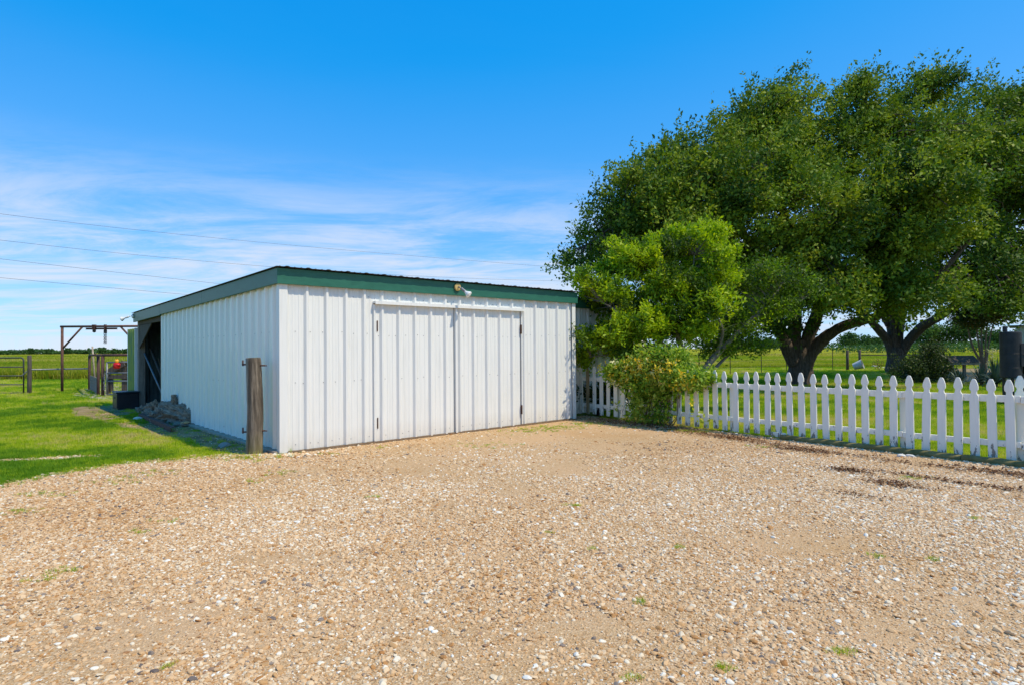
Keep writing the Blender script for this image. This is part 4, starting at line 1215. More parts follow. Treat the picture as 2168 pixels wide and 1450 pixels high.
LIMBS2 = [
 [(1897, 810, 34, 0.62), (1897, 785, 34, 0.50), (1896, 755, 34, 0.44), (1896, 735, 34, 0.36)],
 [(1888, 752, 34, 0.24), (1878, 720, 34, 0.22), (1852, 690, 33.5, 0.20), (1835, 672, 33, 0.15), (1800, 640, 32, 0.08)],
 [(1894, 745, 34, 0.27), (1889, 700, 34, 0.25), (1885, 660, 34, 0.22), (1880, 600, 34, 0.14), (1900, 520, 33, 0.08)],
 [(1900, 745, 34, 0.27), (1904, 700, 34, 0.25), (1912, 650, 33.5, 0.22), (1950, 540, 32, 0.16), (2000, 420, 30, 0.10), (2040, 280, 28.5, 0.04)],
 [(1905, 750, 34, 0.27), (1925, 722, 33.6, 0.25), (1955, 690, 32.5, 0.23), (2000, 665, 31, 0.18), (2060, 610, 29, 0.14), (2120, 500, 27.5, 0.09), (2160, 380, 27.5, 0.05)],
 [(1960, 687, 32.3, 0.18), (2030, 640, 31, 0.14), (2140, 540, 30, 0.10), (2240, 380, 30, 0.05)],
 [(1880, 690, 34, 0.14), (1862, 660, 34, 0.1), (1850, 630, 33.5, 0.05)],
]
o2 = AT(1897, 787, 34)
oak2 = thing('oak_tree', 'second oak further back behind the dark round bush', 'tree', (o2.x, o2.y, 0), 0, 'oak trees on the lawn')
tree_parts(oak2, LIMBS2, LOBES2, 3400, 46, 0.17, 0.75, 0.15, 0.52, 'oak_leaf', 'bark', rng, (0.5, 0, 0.2), base=0.45, sub=0.70, per=13, twig_share=0.3, tint_c=0.25)
shoots(oak2, [l for l in LOBES2 if l[1] < 330], 26, 1.8, 0.15, rng, 0.6)

# ---- bright shrub tree behind the fence
rng = np.random.default_rng(13)
LOB3 = [(1462, 520, 13.35, 0.62, 0.85, 0.34), (1400, 540, 13.55, 0.50, 0.85, 0.35), (1335, 560, 13.55, 0.55, 0.85, 0.48), (1400, 615, 13.15, 0.85, 0.85, 0.50), (1490, 590, 13.25, 0.50, 0.85, 0.42), (1255, 603, 13.05, 0.42, 0.40, 0.26), (1290, 642, 13.25, 0.50, 0.85, 0.28),
        (1375, 680, 12.95, 0.75, 0.85, 0.36), (1330, 705, 12.95, 0.50, 0.85, 0.30), (1495, 655, 12.95, 0.42, 0.85, 0.42), (1450, 705, 13.05, 0.55, 0.85, 0.30), (1268, 712, 12.95, 0.36, 0.30, 0.20), (1320, 745, 13.35, 0.45, 0.85, 0.22), (1243, 762, 13.25, 0.20, 0.20, 0.17)]
LOB4 = [(1560, 600, 13.75, 0.6, 0.7, 0.4, 0.5), (1630, 585, 13.65, 0.55, 0.6, 0.38, 0.6), (1690, 610, 13.55, 0.5, 0.5, 0.3, 0.6), (1640, 655, 13.65, 0.65, 0.6, 0.32, 0.7), (1560, 690, 13.75, 0.5, 0.6, 0.35, 0.7), (1530, 735, 13.95, 0.5, 0.6, 0.28, 0.8), (1590, 735, 13.95, 0.4, 0.5, 0.2, 0.6)]
LIM3 = [[(1478, 815, 13.45, 0.085), (1490, 785, 13.45, 0.075), (1515, 752, 13.50, 0.068), (1555, 712, 13.55, 0.055), (1600, 668, 13.65, 0.042), (1640, 625, 13.65, 0.028), (1665, 585, 13.65, 0.012)],
        [(1598, 672, 13.65, 0.035), (1650, 655, 13.55, 0.02), (1700, 635, 13.55, 0.008)],
        [(1484, 820, 13.50, 0.05), (1505, 790, 13.65, 0.042), (1535, 758, 13.85, 0.03), (1570, 730, 13.95, 0.015)],
        [(1472, 815, 13.35, 0.07), (1455, 770, 13.25, 0.06), (1435, 715, 13.05, 0.05), (1405, 640, 12.95, 0.035), (1390, 560, 13.05, 0.015)],
        [(1455, 768, 13.25, 0.045), (1400, 725, 12.95, 0.035), (1340, 680, 12.95, 0.025), (1275, 640, 12.85, 0.012)],
        [(1435, 712, 13.05, 0.04), (1460, 640, 12.95, 0.03), (1470, 540, 13.05, 0.012)],
        [(1400, 726, 12.95, 0.03), (1320, 745, 13.05, 0.018), (1250, 755, 13.05, 0.008)],
        [(1515, 752, 13.50, 0.04), (1530, 700, 13.25, 0.03), (1500, 640, 12.85, 0.015)]]
pb = AT(1478, 815, 13.45)
pv = thing('shrub_tree', 'bright green multi-stemmed shrub tree behind fence beside the lean-to', 'tree', (pb.x, pb.y, 0))
tree_parts(pv, LIM3, LOB3, 1900, 46, 0.055, 0.26, 0.086, 0.42, 'privet_leaf', 'bark_pale', rng, (0.1, 0, 0.45), base=0.62, n=8, r0=0.012, shell=0.35, twig_share=0.4, sub=0.20, per=9, tint_c=0.3)
c, d, ids = lobes_points(LOB4, 330, rng, 0.6)
me = foliage('crown', c, d, 55, 0.10, 0.36, 0.066, 0.45, rng, (0.2, 0, 0.3), base=0.18)
o = link(me, 'crown', 'privet_leaf', pv); o.location = -Vector(pv.location); o['label'] = 'sparser darker leaves on the leaning right stems'
tw = MB(); 
_, nodes = limbs_mesh(LIM3, 8)
twigs(tw, nodes, c[::2], rng, 0.012, 0.003, 4, origin=pv.location)
tw.v = [tuple(Vector(p) - Vector(pv.location)) for p in tw.v]
tw.build('branches', 'bark_pale', pv, smooth=True)

# ---- honeysuckle over the fence
rng = np.random.default_rng(14)
hc = FP(fence_t(1390, 860))
vine = thing('honeysuckle', 'honeysuckle with yellow flowers sprawling over the picket fence', 'vine', (hc.x, hc.y, 0))
def vine_pts(n):
    out = []; dd = []
    while len(out) < n:
        px = rng.uniform(1312, 1508); 
        tt = fence_t(px, 850)
        f = (px - 1400) / 92
        topz = 0.90 + 0.34 * max(0, 1 - f * f) + 0.48 * (float(fbm(px * 0.05, 3.3, 71, 3)) - 0.5) * 2
        if px > 1490: topz = 0.95
        z = topz * (1 - rng.random() ** 1.6 * 0.95)
        low = 1.0 if 1365 < px < 1425 else (0.78 if px < 1365 else 0.74)
        if z < low and not (1352 < px < 1430) and rng.random() > 0.06: continue
        if z < 0.62 and rng.random() > 0.42: continue
        if px > 1470 and z < 0.8 and rng.random() > 0.25: continue
        w_ = 0.32 * (0.55 + 0.5 * math.sin(min(1, z / 1.3) * 2.6))
        off = rng.uniform(-1, 1) * w_ - 0.10
        p = FP(tt, off, z); out.append(list(p)); dd.append([-0.5 * rng.random() * FN.x + rng.normal() * 0.4, -0.5 * FN.y, 0.2])
    return np.array(out), np.array(dd)
vc, vd = vine_pts(800)
me = foliage('leaves', vc, vd, 22, 0.055, 0.26, 0.072, 0.58, rng, (0, 0, 0.1), base=0.6, tint_c=0.3)
o = link(me, 'leaves', 'vine_leaf', vine); o.location = -Vector(vine.location)
fk = []
for _ in range(150):
    px = float(np.clip(rng.normal(1400, 48), 1300, 1500)); f = (px - 1395) / 105
    z = 0.98 + 0.34 * max(0, 1 - f * f) - rng.random() ** 1.4 * 0.55
    fk.append(list(FP(fence_t(px, 850), -0.43 + rng.normal() * 0.05 + (0.20 if z > 1.2 else 0), z + 0.03)))
fk = np.array(fk)
me = foliage('flowers', fk, rng.normal(size=(150, 3)) * 0.6 + np.array([0.2, -0.6, 0.5]), 9, 0.026, 0.05, 0.058, 0.42, rng, base=0.45, tint_c=0.3)
o = link(me, 'flowers', 'flower_yellow', vine); o.location = -Vector(vine.location)
mb = MB()
for k in range(26):
    px = rng.uniform(1320, 1470); t0_ = fence_t(1395 + (px - 1395) * 0.4, 890); t1_ = fence_t(px, 830)
    zt_ = rng.uniform(0.8, 1.35)
    pts = [FP(t0_ + (t1_ - t0_) * f + 0.04 * math.sin(f * 9 + k), 0.06 * math.sin(f * 7 + k) - 0.05, zt_ * f) for f in [i / 6 for i in range(7)]]
    mb.tube([p - Vector(vine.location) for p in pts], [0.010, 0.009, 0.008, 0.007, 0.006, 0.005, 0.003], 5)
mb.build('stems', 'wood_brown', vine, smooth=True)

# ---- bushes and bed plants by the far lawn
rng = np.random.default_rng(15)
def bush(name, label, lobes, n_clust, n_leaf, size, mat, spread=0.10, long=0.3, base=0.4, stems=7, aspect=0.5, bark='bark'):
    c0_ = AT(lobes[0][0], 800, lobes[0][2])
    root = thing(name, label, 'bush', (c0_.x, c0_.y, 0))
    c, d, ids = lobes_points(lobes, n_clust, rng, 0.4, 0.8)
    c[:, 2] = np.maximum(c[:, 2], 0.05)
    me = foliage('leaves', c, d, n_leaf, spread, long, size, aspect, rng, (0, 0, 0.3), base=base)
    o = link(me, 'leaves', mat, root); o.location = -Vector(root.location)
    mb = MB()
    for k in range(stems):
        tgt = Vector(c[rng.integers(len(c))]) - Vector(root.location)
        mb.tube([(0.05 * math.cos(k), 0.05 * math.sin(k), -0.05), tgt * 0.5 + Vector((0, 0, 0.1)), tgt], [0.025, 0.016, 0.005], 6)
    mb.build('stems', bark, root, smooth=True)
    return root
bush('round_bush', 'dark round bush in the bed right of the second oak', [(1955, 775, 24, 0.75, 0.7, 0.55), (1930, 785, 24, 0.55, 0.6, 0.4), (1985, 785, 24, 0.5, 0.6, 0.45), (1975, 750, 24, 0.35, 0.4, 0.4)], 320, 50, 0.075, 'bush_leaf')
bush('low_bush', 'low dark undergrowth behind the pickets next to shed corner', [(1262, 835, 13.5, 0.34, 0.2, 0.22), (1300, 830, 13.35, 0.38, 0.25, 0.26), (1345, 825, 13.1, 0.34, 0.25, 0.28), (1232, 838, 13.5, 0.15, 0.08, 0.15)], 110, 40, 0.06, 'bush_leaf', spread=0.06, long=0.2)
# crape myrtle
rng = np.random.default_rng(16)
mbp = AT(2083, 795, 27)
my = thing('crape_myrtle', 'slender multi-stemmed crape myrtle with reddish tips near the smoker', 'tree', (mbp.x, mbp.y, 0))
LIM5 = [[(2083, 797, 27, 0.07), (2075, 765, 27, 0.06), (2060, 735, 27, 0.05), (2050, 700, 27, 0.03), (2045, 660, 27, 0.012)], [(2084, 797, 27, 0.06), (2076, 750, 26.9, 0.045), (2068, 700, 26.8, 0.03), (2066, 650, 26.8, 0.012)],
        [(2085, 797, 27, 0.06), (2079, 740, 27.2, 0.045), (2078, 700, 27.3, 0.03), (2082, 640, 27.3, 0.012)], [(2086, 797, 27, 0.06), (2090, 750, 27.2, 0.045), (2097, 710, 27.2, 0.03), (2108, 670, 27.2, 0.012)],
        [(2086, 797, 27, 0.06), (2086, 760, 26.8, 0.045), (2088, 710, 26.6, 0.03), (2095, 650, 26.6, 0.012)]]
tree_parts(my, LIM5, [(2060, 668, 27, 0.6, 0.8, 0.5), (2085, 650, 27, 0.65, 0.8, 0.5), (2105, 672, 27, 0.55, 0.8, 0.45), (2070, 685, 26.6, 0.6, 0.7, 0.35), (2045, 675, 27.2, 0.4, 0.6, 0.35)], 330, 40, 0.12, 0.45, 0.095, 0.5, 'myrtle_leaf', 'bark_myrtle', rng, (0, 0, 0.5), base=0.5, n=7, r0=0.015, tint_c=0.28)
# yuccas
rng = np.random.default_rng(17)
def yucca(label, px, Y, s, n):
    q = AT(px, 800, Y)
    root = thing('yucca', label, 'plant', (q.x, q.y, 0), 0, 'yuccas in the bed')
    vs = []; fs = []; tn = []
    for k in range(n):
        a = rng.uniform(0, 6.28); el = rng.uniform(0.05, 1.4); L = s * rng.uniform(0.7, 1.15); w_ = 0.028 * s
        d = Vector((math.cos(a) * math.cos(el), math.sin(a) * math.cos(el), math.sin(el))); sd_ = Vector((-math.sin(a), math.cos(a), 0))
        b0 = Vector((0, 0, 0.12))
        P = [b0, b0 + d * L * 0.55, b0 + d * L - Vector((0, 0, L * 0.28 * math.cos(el) ** 2))]
        P[2].z = max(0.04, P[2].z)
        o_ = len(vs)
        for p, ww in zip(P, (w_, w_ * 1.2, 0.002)): vs += [p - sd_ * ww, p + sd_ * ww]
        fs += [(o_, o_ + 1, o_ + 3, o_ + 2), (o_ + 2, o_ + 3, o_ + 5, o_ + 4)]
        tn += [rng.random()] * 6
    me = fast_mesh('leaves', np.array([list(v_) for v_ in vs]), 4, np.array(fs).ravel(), np.array(tn))
    link(me, 'leaves', 'yucca_leaf', root)
    MB().lathe([(0.07, -0.05), (0.06, 0.10), (0.04, 0.16)], 8).build('stem', 'wood_brown', root)
    return root
yucca('large spiky yucca in front of the black smoker', 2108, 21.5, 0.95, 90)
yucca('smaller spiky yucca left of the large one', 2078, 22.3, 0.75, 70)
yucca('low spiky yucca under the wishing well roof', 2030, 22.8, 0.6, 60)
q = AT(2101, 800, 23.2)
fl = thing('yucca_bloom', 'tall cream flower spike above the yuccas', 'flower', (q.x, q.y, 0))
MB().tube([(0, 0, 0), (0, 0, 0.8), (0.02, 0, 1.28)], [0.018, 0.014, 0.006], 6).build('stalk', 'bark_myrtle', fl)
fc = np.stack([rng.normal(size=60) * 0.07, rng.normal(size=60) * 0.07, rng.uniform(0.75, 1.35, 60)], 1)
link(foliage('petals', fc, rng.normal(size=(60, 3)), 6, 0.015, 0.03, 0.05, 0.6, rng, base=0.95, tint_c=0.1), 'petals', 'flower_yellow', fl)
# bed edging
for k in range(17):
    px = 1948 + k * 11.2
    p = G(px, 807 + 0.2 * k + rng.uniform(-0.8, 0.8))
    me = stone_mesh(30 + k, 2, 0.55); me.name = 'edging_stone'
    o = link(me, 'edging_stone', 'stone_grey'); o.location = (p.x, p.y, 0.03); o.scale = (0.13, 0.09, 0.09); o.rotation_euler = (0, 0, rng.uniform(-0.3, 0.3))
    tag(o, 'flat grey edging stone in the row below bush and yuccas', 'stone', 'stones edging the flower bed')
bedp = [G(1900, 800), G(1950, 806.5), G(2135, 809.5), G(2300, 812), G(2300, 780), G(1920, 780)]
sheet('flower_bed', rough_edge([(p.x, p.y) for p in bedp], 0.5, 0.25, 8), 0.012, 'soil')

# wishing well
wy = 24.3
wc = AT(2031, 800, wy)
t = thing('wishing_well', 'small wooden wishing well with shingled roof in the flower bed', 'wishing well', (wc.x, wy, 0))
zr0 = AT(2031, 770, wy).z; zr1 = AT(2031, 753, wy).z
hw = 0.58
for sgn in (-1, 1):
    for k in range(4):
        f0, f1 = k / 4, (k + 1) / 4
        y0_, y1_ = 0.36 * (1 - f0), 0.36 * (1 - f1)
        z0_, z1_ = zr0 + 0.06 + (zr1 - zr0 - 0.06) * f0, zr0 + 0.06 + (zr1 - zr0 - 0.06) * f1
        for j in range(6):
            x0_ = -hw + j * hw * 2 / 6; x1_ = x0_ + hw * 2 / 6 - 0.006
            lift = random.uniform(0, 0.008)
            vs = [(x0_, sgn * (y0_ + 0.012), z0_ - 0.006 + lift), (x1_, sgn * (y0_ + 0.012), z0_ - 0.006 + lift), (x1_, sgn * y1_, z1_), (x0_, sgn * y1_, z1_)]
            vs += [(a, b, c_ + 0.016) for a, b, c_ in vs]
            MB().add(vs, [(0, 3, 2, 1), (4, 5, 6, 7), (0, 1, 5, 4), (1, 2, 6, 5), (2, 3, 7, 6), (3, 0, 4, 7)]).build('shingle', 'wood_dark', t)
MB().bar((-hw, -0.34, zr0 + 0.03), (hw, -0.34, zr0 + 0.03), 0.03, 0.10).build('eave_board', 'wood_grey', t)
MB().bar((-hw, 0.34, zr0 + 0.03), (hw, 0.34, zr0 + 0.03), 0.03, 0.10).build('eave_board', 'wood_grey', t)
for x_ in (-0.28, 0.20):
    MB().box(x_ - 0.045, x_ + 0.045, -0.045, 0.045, 0, zr0 + 0.18).build('post', 'wood_grey', t)
    MB().bar((x_, 0, zr0 - 0.1), (x_ + 0.09, 0, zr0 + 0.06), 0.03, 0.04).build('bracket', 'wood_grey', t)
bk = Matrix.Translation((-0.10, 0, 0.34))
MB().lathe([(0.075, 0), (0.095, 0.16), (0.088, 0.16), (0.07, 0.02)], 14, bk).build('bucket', 'wood_dark', t)
MB().tube([(-0.19, 0, 0.5), (-0.10, 0, 0.62), (-0.01, 0, 0.5)], 0.008, 6).tube([(-0.10, 0, 0.62), (-0.10, 0, zr0 + 0.1)], 0.006, 5).build('bucket_rope', 'dark_metal', t)
MB().lathe([(0.36, 0.0), (0.37, 0.26), (0.31, 0.27), (0.30, 0.05)], 20).build('well_ring', 'stone_grey', t)

# black smoker
sy = 15.0
sc_ = AT(2141, 800, sy)
t = thing('barbecue_smoker', 'tall black barbecue smoker with upright drum at right edge', 'smoker', (sc_.x, sy, 0))
z0_, z1_ = AT(2141, 799, sy).z, AT(2141, 703, sy).z
MB().lathe([(0.218, z0_), (0.222, z0_ + 0.02), (0.222, z1_ - 0.02), (0.215, z1_), (0.05, z1_ + 0.012)], 32).build('drum', 'smoker_black', t)
for zz_ in (z0_ + 0.24, z0_ + 0.58):
    MB().lathe([(0.2235, zz_), (0.227, zz_ + 0.006), (0.2235, zz_ + 0.012)], 32).build('seam_band', 'smoker_black', t)
MB().lathe([(0.05, z1_ + 0.01), (0.05, z1_ + 0.14), (0.047, z1_ + 0.14)], 14, Matrix.Translation((-0.12, 0.02, 0))).build('chimney', 'smoker_black', t)
MB().box(0.06, 0.20, -0.236, -0.222, z0_ + 0.28, z0_ + 0.84).build('door', 'smoker_black', t, bevel=0.006)
MB().tube([(0.07, -0.25, z0_ + 0.58), (0.20, -0.25, z0_ + 0.58)], 0.010, 8).build('handle', 'dark_metal', t)
MH = Matrix.Translation((0.22, -0.05, z0_ + 0.26)) @ Matrix.Rotation(R(78), 4, 'Y')
MB().lathe([(0.17, 0.0), (0.19, 0.02), (0.19, 1.0), (0.17, 1.02)], 28, MH).build('fire_box', 'smoker_black', t)
for x_, y_ in ((0.16, -0.16), (0.16, 0.16), (1.1, -0.14), (1.1, 0.14), (-0.1, 0.1)):
    MB().box(x_ - 0.025, x_ + 0.025, y_ - 0.025, y_ + 0.025, 0, z0_ + 0.10).build('leg', 'dark_metal', t)
hs_y = 40.0
hp = AT(2128, 760, hs_y)
t = thing('green_outbuilding', 'pale green sheet metal outbuilding behind the smoker', 'building', (hp.x, hs_y, 0), -R(40))
zt_ = AT(2150, 692, hs_y).z
for k in range(5):
    ribbed('wall_sheet', 'pale_green_sheet', t, lambda s, d, t_: Vector((s, -d, t_)), k * 0.915 + 0.6, (k + 1) * 0.915 + 0.598, 0, zt_, 0.1)
ribbed('wall_sheet', 'pale_green_sheet', t, lambda s, d, t_: Vector((0.6 - d, s, t_)), 0.03, 4.5, 0, zt_, 0.1)
MB().box(0.2, 5.6, -0.35, 4.8, zt_, zt_ + 0.07).build('roof', 'dark_roof', t)

# ------------------------------------------------------------------ far wire fence and garden bits
fence_pts = []
for px, Y in ((1480, 31), (1546, 33), (1612, 35), (1665, 36.5), (1763, 38.5)):
    q = AT(px, 780, Y)
    t = thing('steel_post', {1480: 'thin steel fence post behind the leaning shrub trunk', 1546: 'thin steel fence post just right of the shrub trunk', 1612: 'thin steel fence post midway between shrub and oak', 1665: 'thin steel fence post half hidden by the oak trunk', 1763: 'thin steel fence post right of the near oak trunk'}[px], 'post', (q.x, Y, 0), 0, 'steel posts of the far wire fence')
    MB().box(-0.02, 0.02, -0.004, 0.004, -0.2, 1.18).box(-0.004, 0.004, 0.004, 0.03, -0.2, 1.18).build('shaft', 'dark_metal', t)
    MB().box(-0.021, 0.021, -0.005, 0.005, 1.19, 1.24).build('tip', 'dark_metal', t)
    fence_pts.append(Vector((q.x, Y, 0)))
wp = []
for px, pyb, Y in ((1794.5, 782, 37.6), (1820.5, 778, 40)):
    q = AT(px, pyb, Y)
    t = thing('wooden_post', 'left of two wooden posts beside the tipped white tub' if px < 1800 else 'right of two wooden posts, behind the tipped white tub', 'post', (q.x, Y, 0))
    MB().tube([(0, 0, -0.2), (0, 0, 0.7), (0, 0, 1.26), (0, 0, 1.28)], [0.085, 0.082, 0.08, 0.06], 10, jit=lambda i, k: 1 + random.uniform(-0.05, 0.05)).build('shaft', 'wood_dark', t, smooth=True)
    wp.append(q); fence_pts.append(Vector((q.x, Y, 0)))
ends = [AT(1300, 790, 28.5)] + fence_pts + [AT(2250, 780, 43)]
for z, w_ in ((1.1, 'top'), (0.75, 'middle'), (0.4, 'bottom')):
    o = MB().tube([Vector((p.x, p.y - 0.01, z)) for p in ends[:-2]], 0.006, 5).build('fence_wire', 'wire', None)
    tag(o, '%s strand of wire along the far field fence' % w_, 'wire')
e0 = AT(1822, 752, 40); e1 = AT(1960, 752, 40)
o = MB().tube([(e0.x, 40, e0.z), (e1.x, 40.3, e0.z)], 0.03, 8).build('pipe_rail', 'dark_metal', None, smooth=True)
tag(o, 'dark pipe rail running right from the wooden posts to second oak', 'rail')
o = MB().tube([(e1.x, 40.3, -0.1), (e1.x, 40.3, e0.z)], 0.05, 8).build('rail_post', 'dark_metal', None, smooth=True)
tag(o, 'dark post holding the pipe rail behind the bush', 'post')
ub = AT(1817, 771, 36.5)
t = thing('white_tub', 'white bucket tipped on its side by the wooden posts', 'bucket', (ub.x, ub.y, 0))
MT = Matrix.Translation((-0.22, 0.1, 0.30)) @ Matrix.Rotation(R(-38), 4, 'Z') @ Matrix.Rotation(R(70), 4, 'Y')
MB().lathe([(0.19, 0.0), (0.27, 0.48), (0.285, 0.50), (0.26, 0.50), (0.25, 0.48), (0.17, 0.03)], 24, MT).build('bucket', 'white_plastic', t, smooth=False)
MB().lathe([(0.10, 0.38), (0.23, 0.40), (0.235, 0.44), (0.1, 0.46)], 20, MT).build('dark_fill', 'wood_dark', t)  # dark disc set inside the open end of the tub
rg = AT(1859, 774, 37.5)
t = thing('ring_ornament', 'garden ornament of rusty wire rings right of the white bucket', 'ornament', (rg.x, rg.y, 0))
for k, (dx, z) in enumerate([(0, 0.08), (-0.09, 0.17), (0.09, 0.18), (-0.19, 0.27), (0.02, 0.28), (0.18, 0.30), (-0.28, 0.38), (-0.1, 0.4), (0.06, 0.42), (0.26, 0.42), (-0.25, 0.51), (0.02, 0.54), (0.27, 0.55), (-0.02, 0.66)]):
    n = 12
    MB().tube([(dx + 0.07 * math.cos(2 * math.pi * i / n), 0.01 * k % 0.03, z + 0.07 * math.sin(2 * math.pi * i / n)) for i in range(n + 1)], 0.012, 5, cap=False).build('ring', 'rust', t, smooth=True)
for k, (px, py, sz) in enumerate([(1851, 777, 0.17), (1862, 780, 0.12), (1872, 780, 0.13), (1880, 780, 0.10)]):
    stone(('big white rock left under the ring ornament', 'low white rock right under the ring ornament', 'low white rock between ring ornament and second oak', 'small white rock beside the second oak trunk')[k], px, py, sz, 'stone_white', 50 + k)

# ------------------------------------------------------------------ far trees
rng = np.random.default_rng(21)
def far_tree(label, px, base_y, Y, wpx, hpx, n=2600, size=0.5, group='trees beyond the field', base=0.5):
    q = AT(px, base_y, Y)
    m_px = Y / F
    h = hpx * m_px + CAM_H; w_ = wpx * m_px / 2
    root = thing('field_tree', label, 'tree', (q.x, Y, 0), 0, group)
    MB().tube([(0, 0, -0.3), (0.1, 0, h * 0.25), (0, 0, h * 0.6)], [0.05 * h * 0.6, 0.035 * h * 0.6, 0.012 * h], 8).build('trunk', 'bark', root, smooth=True)
    nl = 7
    cs = []
    for k in range(nl):
        a = rng.uniform(0, 6.28); rr = rng.uniform(0.1, 0.55) * w_
        c = np.array([rr * math.cos(a), rr * math.sin(a), h * rng.uniform(0.35, 0.78)])
        d = unit(rng.normal(size=(n // nl, 3))); r = rng.random(n // nl) ** 0.4
        cs.append(c + d * r[:, None] * np.array([w_ * 0.55, w_ * 0.55, h * 0.24]))
    c = np.concatenate(cs); c[:, 2] = np.clip(c[:, 2], 0.15 * h * rng.random(len(c)), None)
    nr = unit(rng.normal(size=c.shape) + np.array([0.2, -0.2, 0.9])); ln = size * rng.uniform(0.6, 1.4, len(c))
    tint = np.clip(base + 0.35 * (fbm(c[:, 0] * 0.8, c[:, 2] * 0.8 + c[:, 1], 3) - 0.5) * 2 + rng.normal(size=len(c)) * 0.12, 0, 1)
    link(leaf_mesh('crown', c, rng.normal(size=c.shape), nr, ln, ln * 0.7, tint), 'crown', 'far_leaf', root)
far_tree('bluish far tree left of the second oak, beyond the field', 1798, 739, 190, 52, 34, 2200, 0.55)
far_tree('far tree showing between the two oak trunks', 1845, 739, 180, 60, 30, 2200, 0.55, base=0.35)
far_tree('small far tree under the near oak crown', 1560, 741, 260, 60, 18, 1800, 0.7)
far_tree('far tree just left of the near oak trunk', 1630, 740, 240, 70, 22, 1800, 0.7)
far_tree('wide bright tree beyond the field above the round bush', 1965, 738, 150, 110, 52, 3600, 0.5, base=0.6)
far_tree('tall tree beyond field above the wishing well', 2040, 738, 145, 90, 58, 3400, 0.5, base=0.6)
far_tree('dark tree beyond the field behind the crape myrtle', 2105, 738, 140, 80, 50, 3000, 0.5, base=0.35)
far_tree('far tree beyond the field at the right edge', 2185, 738, 140, 100, 60, 2600, 0.5)
for k, (px, w_, h_) in enumerate([(20, 34, 6), (65, 14, 10), (104, 24, 8), (143, 14, 10), (183, 16, 6), (218, 22, 11), (245, 26, 9), (268, 16, 7)]):
    far_tree('far tree on the left horizon, number %s from the left edge' % ('one two three four five six seven eight'.split()[k]), px, 748, 620, w_, h_, 420, 1.7, 'trees on the left horizon', base=0.4)
# hedge-like woods on the horizon
def wood(name, label, x0, x1, Y, h, n, size, seed):
    rr = np.random.default_rng(seed)
    x = rr.uniform(x0, x1, n); y = Y + rr.uniform(-12, 12, n)
    hh = h * (0.45 + 0.75 * fbm(x / 22, y * 0 + seed, seed, 4))
    z = hh * rr.random(n) ** 0.6
    c = np.stack([x, y, z], 1); nr = unit(rr.normal(size=c.shape) + np.array([0.2, -0.3, 0.8])); ln = size * rr.uniform(0.6, 1.4, n)
    tint = np.clip(0.4 + 0.5 * (fbm(x / 9, z / 4, seed + 3) - 0.5) + rr.normal(size=n) * 0.12, 0, 1)
    o = link(leaf_mesh(name, c, rr.normal(size=c.shape), nr, ln, ln * 0.75, tint), name, 'far_leaf')
    tag(o, label, 'woods'); return stuff(o)
wood('distant_woods', 'low dark line of woods on the left horizon', -700, -330, 680, 5.5, 14000, 1.6, 41)
wood('distant_woods', 'low line of woods beyond the field right of the shed', -60, 420, 420, 6.5, 9000, 1.5, 42)
wood('bramble_thicket', 'low olive thicket at the far field edge on the right', 70, 190, 128, 2.3, 9000, 0.45, 43)

# ------------------------------------------------------------------ gravel stones
rng = np.random.default_rng(31)
def prep_stone(seed, sub, flat):
    me = stone_mesh(seed, sub, flat); me.name = 'pebble'
    return source(me, 'gravel_stone')
PEB = [prep_stone(100 + k, 2, f) for k, f in enumerate((0.55, 0.62, 0.7, 0.5, 0.6, 0.75))]
pts = []; scl = []; tints = []
def drive_pts(n, d0, d1):
    """points with even spread over the drive between two depths, inside the view"""
    g_ = np.linspace(d0, d1, 60); cdf = np.cumsum(0.95 * g_ + 1.7); cdf = (cdf - cdf[0]) / (cdf[-1] - cdf[0])
    Yv = np.interp(rng.random(n), cdf, g_)
    Xv = (0.95 * Yv + 1.7) * rng.uniform(-1.0, 1.0, n)
    return Xv, Yv
bands = [(1.9, 3.5, 128000, 0.0054), (3.5, 5.0, 136000, 0.0059), (5.0, 7.0, 152000, 0.0068), (7.0, 9.5, 116000, 0.0082), (9.5, 14.0, 70000, 0.0100)]
dpoly = rough_edge(DRIVE, 0.2, 0.24, 3)
door_c = SW(3.6, -1.3)
